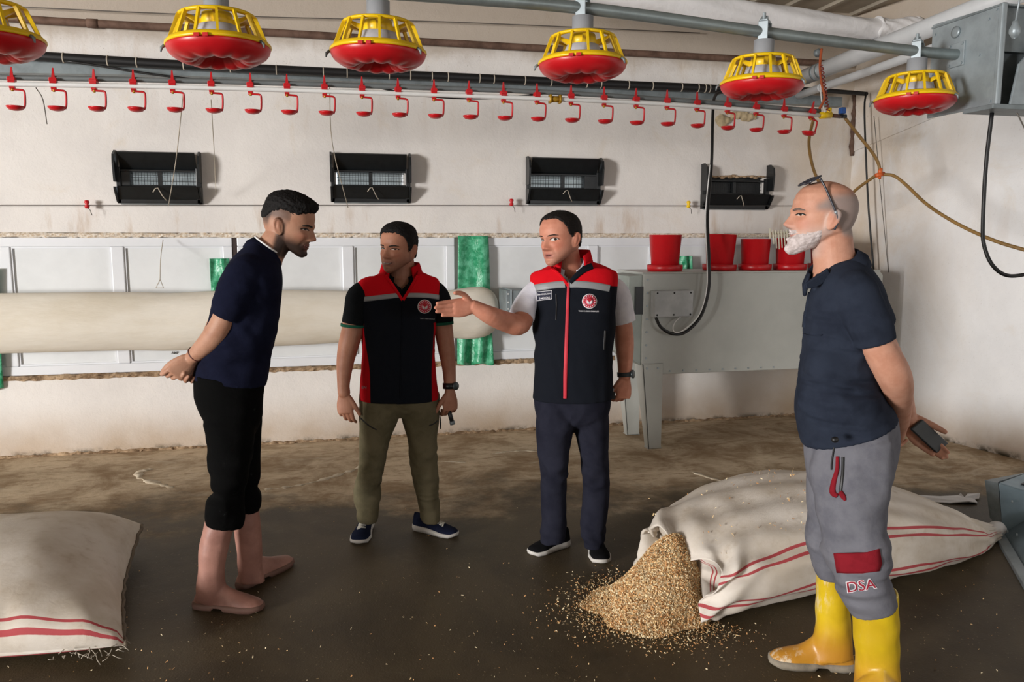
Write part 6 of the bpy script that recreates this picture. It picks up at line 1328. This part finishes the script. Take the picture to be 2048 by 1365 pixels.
# ---------------------------------------------------------------- THE OLD MAN (white beard, navy shirt, grey work trousers, yellow boots)
def man_old():
    Y = 2.30; pt = onz(1700, 1385); P = person(pt, 'bald white-bearded man in navy shirt, grey work trousers and yellow boots')
    fwd = nz(-RT * .995 + FW * .10); H = .227; M4 = head_mat(ony(1646, 434, Y), fwd, H, -.06, .0)
    mb = MB(); add_head(mb, M4, nose=1.0)
    limb_px(mb, [(1663, 468, Y, .062), (1667, 510, Y, .064), (1676, 550, Y, .074)]); limb_px(mb, [(1676, 550, Y, .08), (1690, 680, Y, .09), (1700, 860, Y, .09)])
    limb_px(mb, [(1685, 570, Y, .05), (1702, 582, Y - .13, .050), (1735, 640, Y - .165, .050), (1755, 690, Y - .18, .049), (1781, 738, Y - .18, .052), (1793, 768, Y - .15, .049), (1797, 806, Y - .06, .042), (1800, 846, Y + .04, .031)])
    limb_px(mb, [(1690, 570, Y, .05), (1705, 580, Y + .17, .055), (1750, 660, Y + .22, .05), (1790, 740, Y + .24, .045), (1805, 800, Y + .18, .038), (1815, 838, Y + .13, .031)])
    limb_px(mb, [(1700, 860, Y, .08), (1710, 960, Y - .10, .06), (1735, 1120, Y - .13, .05), (1752, 1280, Y - .13, .04)]); limb_px(mb, [(1700, 860, Y, .08), (1665, 960, Y + .11, .06), (1660, 1200, Y + .12, .04)])
    w1 = ony(1801, 850, Y + .05); hand(mb, w1, (.06, .7, -.8), (-.3, .6, .6), (.9, .2, .1), .98, ((.7, .9, .6),) * 4, (.6, .7, .2), .3)
    w2 = ony(1815, 838, Y + .13); f2 = ony(1866, 900, Y + .10) - w2; hand(mb, w2, f2, (.75, -.1, .65), (.15, -1, .1), 1.04, ((.30, .30, .2), (.28, .28, .2), (.28, .3, .2), (.30, .3, .2)), (.42, .90, .30), .05, -.10)
    def scal(x, y, z):
        hl = np.interp(y, [-.46, -.2, .0, .12, .22], [.82, .80, .76, .66, .62]); low = np.interp(y, [-.46, -.25, -.12, .0, .2], [.22, .24, .4, .56, .56])
        return .85 * sm(z, low - .04, low + .08) * sm(z, hl + .10, hl - .06) * sm(y, .24, .12)
    body, bvh = build_body(mb, M4, skin_material('weathered_skin', (202, 150, 126), (176, 110, 98), (200, 186, 180), (140, 130, 126)), P, stubble=.55, beard_z=.30, scalp=scal)
    eyes(bvh, M4, body, 0, .5, m_browg)
    def bf(x, y, z):
        reg = sm(z, np.interp(y, [-.05, .1, .2, .3, .42], [.40, .36, .33, .29, .28]), np.interp(y, [-.05, .1, .2, .3, .42], [.30, .28, .24, .20, .17])) * sm(y, -.02, .10)
        must = np.clip(1.3 * g(np.abs(x) - .06, .10) * g(z - .262, .036), 0, 1) * sm(y, .26, .34); lipz = .9 * g(x, .07) * g(z - .212, .020) * sm(y, .3, .36)
        return -.05 + (.05 + .022 + .026 * sm(y, .1, .32) * (1 - .6 * sm(z, .14, .28)) + .026 * g(x, .2) * sm(z, .16, .02)) * np.clip(np.maximum(reg, must) - lipz, 0, 1) * np.where(z > .235, .86, 1)
    hair_cap('beard', M4, bf, M('white_beard', (212, 200, 198), .95, 0, .08, 60, .5, 240, .003, c2=(180, 166, 162)), P, .008, 22)
    # shirt
    mb = MB()
    loft_px(mb, [(1652, 528, 1716, 512, .085, Y, 2.2), (1632, 556, 1742, 535, .155, Y, 2.3), (1617, 590, 1768, 572, .185, Y, 2.4), (1609, 630, 1779, 615, .185, Y, 2.4), (1602, 690, 1774, 680, .18, Y, 2.4), (1595, 745, 1758, 738, .182, Y, 2.4), (1590, 795, 1765, 785, .188, Y, 2.4), (1590, 835, 1785, 815, .192, Y, 2.4), (1600, 876, 1796, 834, .192, Y, 2.4)], 5, 56, hollow1=True)
    limb_px(mb, [(1700, 575, Y - .08, .068), (1712, 592, Y - .135, .070), (1735, 638, Y - .17, .064), (1750, 688, Y - .18, .058)], 22, hollow1=True); limb_px(mb, [(1700, 570, Y + .12, .085), (1715, 590, Y + .17, .085), (1752, 650, Y + .22, .07)], 22, hollow1=True)
    V, Fc, N = remesh(mb, .0062, 4); V = fold(V, N, [(1690, 720, Y - .2, .22, .010, (.7, 1, 1.3)), (1735, 640, Y - .25, .12, .009, (1, 1, .8)), (1640, 820, Y - .15, .2, .008, (.8, 1, 1.4)), (1720, 780, Y - .2, .15, .010, (.6, 1, 1.5))], seed=33)
    m_sh = MCLOTH('slate_navy_shirt', (44, 50, 63), (36, 41, 53)); sh = mobj('shirt', V, Fc, m_sh, P); cs = cast_px(bvh_of(V, Fc))
    ax_c = ony(1668, 530, Y); u = nz(ony(1672, 505, Y) - ony(1676, 545, Y) + np.array([-.02, 0, 0])); fr = nz(ony(1630, 560, Y) - ony(1712, 507, Y)); sd = np.cross(fr, u); R = []
    for a in np.linspace(.22, 2 * math.pi - .22, 54):
        o = fr * math.cos(a) * .082 + sd * math.sin(a) * .080; c = ax_c + o; on = nz(o); lo = c + on * .024 - u * .045 + fr * .02 * sm(math.cos(a), .3, 1); hi = c + on * .002 + u * .012; R.append([lo, (lo + hi) / 2 + on * .010, hi, hi - on * .006, lo - on * .008])
    mb = MB(); mb.loft(R); co = mb.obj('collar', m_sh, sh)
    for yo in (-.075, .045):
        mb = MB(); mb.prism([ony(x, y, Y + yo) for x, y in ((1656, 538), (1634, 553), (1611, 568), (1613, 579), (1632, 576), (1650, 566), (1662, 552))], (.012, .02, .004)); bevel(mb.obj('collar_tip', m_sh, sh, smooth=False), .004, 3)
    strip('pocket_edge', cs, [(1608, 668), (1617, 671), (1632, 671), (1645, 670)], .8, m_sh, sh, .004, 6); strip('placket', cs, [(1618, 585), (1612, 620), (1608, 655)], 2.0, m_sh, sh, .004, 6)
    # work trousers
    mb = MB(); loft_px(mb, [(1606, 862, 1797, 832, .185, Y, 2.5), (1608, 890, 1801, 870, .19, Y, 2.5), (1612, 930, 1797, 920, .195, Y, 2.5), (1622, 965, 1784, 962, .18, Y, 2.5), (1640, 990, 1765, 985, .13, Y, 2.4)], 4, 52)
    loft_px(mb, [(1628, 885, 1790, 880, .085, Y - .095), (1620, 940, 1792, 940, .100, Y - .105), (1630, 1000, 1778, 1000, .10, Y - .12), (1642, 1060, 1773, 1060, .097, Y - .13), (1653, 1120, 1772, 1120, .096, Y - .13), (1664, 1160, 1781, 1158, .098, Y - .13), (1682, 1192, 1790, 1184, .10, Y - .13), (1697, 1217, 1797, 1202, .096, Y - .13)], 5, 40, hollow1=True)
    loft_px(mb, [(1625, 890, 1770, 890, .085, Y + .095), (1612, 950, 1735, 950, .105, Y + .105), (1614, 1010, 1712, 1010, .10, Y + .115), (1612, 1075, 1698, 1075, .095, Y + .115), (1621, 1118, 1690, 1118, .092, Y + .115), (1630, 1140, 1692, 1148, .088, Y + .115)], 5, 40, hollow1=True)
    V, Fc, N = remesh(mb, .0062, 3); V = fold(V, N, [(1745, 1100, Y - .2, .13, .012, (.6, 1, 1.5)), (1720, 1180, Y - .2, .12, .008, (.7, 1, 1.4)), (1640, 1080, Y, .14, .012, (.5, 1, 1.7)), (1770, 900, Y - .1, .14, .007, (1.6, 1, .5)), (1690, 1000, Y - .2, .2, .006, (.8, 1, 1))], seed=40)
    tr_ = mobj('trousers', V, Fc, MCLOTH('grey_work_cotton', (114, 114, 121), (98, 98, 106)), P); ct = cast_px(bvh_of(V, Fc))
    m_maroon = MCLOTH('maroon_patch', (132, 32, 42), (112, 26, 34))
    decal('knee_patch', ct, [(1668, 1107), (1700, 1107), (1735, 1105), (1758, 1098), (1763, 1128), (1758, 1142), (1725, 1147), (1675, 1146)], m_maroon, tr_, .004, 4, 0, 5)
    text_on('lettering', ct, 'DSA', (1723, 1171), 57, m_whitep, tr_, .002, -9, 21, off=.055); text_on('lettering', ct, 'DSA', (1723, 1171), 57, M('maroon_print', (160, 34, 54), .7), tr_, .0032, -9, 21, off=.008)
    strip('pocket_flap', ct, [(1675, 914), (1674, 940), (1668, 965), (1666, 985), (1675, 993)], [3, 4, 5, 6, 4], m_maroon, tr_, .005, 6); strip('pocket_flap', ct, [(1680, 984), (1687, 994), (1691, 1002)], [5, 5, 2], m_maroon, tr_, .005, 6); strip('pocket_opening', ct, [(1686, 915), (1685, 950), (1681, 985)], 3.0, m_cable, tr_, .003, 6)
    strip('drawstring', ct, [(1670, 884), (1668, 900), (1664, 925), (1663, 940)], 1.5, m_cable, tr_, .004, 5)
    strip('waistband', ct, [(1640, 884), (1660, 886), (1680, 884), (1700, 880)], 2.0, m_white, tr_, .004, 5)
    mb = MB(); q = ony(1670, 880, Y - .19); mb.sphere(q, (.012, .010, .010), 10, 7); mb.obj('cord_stopper', m_cable, tr_)
    t = NT('muddy_yellow_rubber'); t.set(.35, 0, .5); p = t.pos(); x, y, z = t.sep(p); col = t.mix(t.ramp(t.noise(5, 4, .6, p), .35, .7), lin((224, 192, 34)), lin((200, 166, 30)))
    col = t.mix(t.math('MULTIPLY', t.ramp(z, .24, .06), .85), col, lin((190, 128, 48))); dry = t.math('MULTIPLY', t.ramp(t.noise(30, 5, .7, t.mapping((1, 1, .35), p)), .52, .62), t.ramp(t.math('ADD', t.noise(3, 3, .6, p), t.math('MULTIPLY', x, -1.6)), -2.2, -2.02)); dry = t.math('MULTIPLY', dry, t.ramp(y, 2.22, 2.32, .25, 1)); col = t.mix(t.math('MULTIPLY', dry, .8), col, lin((226, 214, 190))); t.color(col); t.bump(t.noise(20, 4), .2, .006); m_by = t.m
    m_bs = M('muddy_sole', (150, 140, 124), .85, 0, .2, 20)
    boot(P, [(1632, 1130, 1698, 1140, .078, Y + .12), (1631, 1200, 1699, 1204, .07, Y + .12), (1630, 1250, 1703, 1254, .062, Y + .11), (1622, 1288, 1707, 1292, .054, Y + .105), (1618, 1318, 1708, 1320, .05, Y + .10)], onz(1708, 1338), onz(1537, 1326), .105, m_by, m_bs, hcol=.165)
    boot(P, [(1699, 1192, 1797, 1186, .080, Y - .13), (1706, 1260, 1799, 1256, .072, Y - .13), (1710, 1320, 1800, 1318, .064, Y - .13), (1706, 1375, 1802, 1375, .056, Y - .13)], onz(1806, 1432), onz(1618, 1424), .105, m_by, m_bs, hcol=.165)
    # phone
    c = ony(1858, 873, Y + .085); fdir = nz(ony(1886, 900, Y + .08) - ony(1832, 850, Y + .10)); vw = nz(c - CAM); sd_ = nz(np.cross(fdir, vw)); sd_ = sd_ if sd_[2] > 0 else -sd_; wd = nz(sd_ * .8 + vw * .6); nn2 = nz(np.cross(fdir, wd)); mb = MB()
    a, b, h = fdir * .068, wd * .033, nn2 * .0055; mb.hexa([c - a - b - h, c + a - b - h, c + a + b - h, c - a + b - h, c - a - b + h, c + a - b + h, c + a + b + h, c - a + b + h]); ph = mb.obj('phone', M('dark_phone_case', (44, 48, 50), .45), smooth=False); bevel(ph, .006, 3); tag(ph, 'dark mobile phone held behind the bearded man\'s back', 'phone')
    # glasses pushed up on the head
    m_fr = M('dark_glasses_frame', (48, 50, 60), .3); gl = empty('glasses', tf(M4, np.array([[0, .15, 1.0]]))[0], 'dark glasses pushed up on the bearded man\'s bald head', 'glasses')
    for s in (-1, 1):
        pts = [(s * .29, .17, 1.0), (s * .33, .09, .86), (s * .365, -.03, .62), (s * .375, -.085, .50), (s * .37, -.10, .42), (s * .365, -.07, .32)]; mb = MB(); mb.tube(tf(M4, cr(np.array(pts), 5)), np.interp(np.linspace(0, 1, 26), [0, .5, .6, 1], [.0036, .0032, .0034, .003]), 8); mb.obj('temple_arm', m_fr, gl)
        mb = MB(); q = tf(M4, np.array([[s * .374, -.06, .555]]))[0]; mb.sphere(q, .0055, 8, 6); mb.obj('hinge_mark', m_galv, gl)
        lc = np.array([s * .16, .235, .985]); U = np.array([.13, 0, 0]); Vv = np.array([0, .095, -.06]); th = np.arange(25) * 2 * math.pi / 24; loop = [lc + U * np.sign(math.cos(a)) * abs(math.cos(a)) ** .8 + Vv * np.sign(math.sin(a)) * abs(math.sin(a)) ** .8 for a in th]
        mb = MB(); mb.tube(tf(M4, np.array(loop)), .0032, 8, False); mb.obj('rim', m_fr, gl); mb = MB(); l3 = tf(M4, np.array(loop[:-1])); mb.loft([l3, l3 + [0, 0, .0015]]); mb.obj('lens', M('smoked_lens', (60, 62, 72), .1), gl)
    mb = MB(); mb.tube(tf(M4, cr(np.array([(-.04, .23, .99), (0, .225, 1.005), (.04, .23, .99)]), 4)), .003, 8); mb.obj('bridge', m_fr, gl)
man_old()
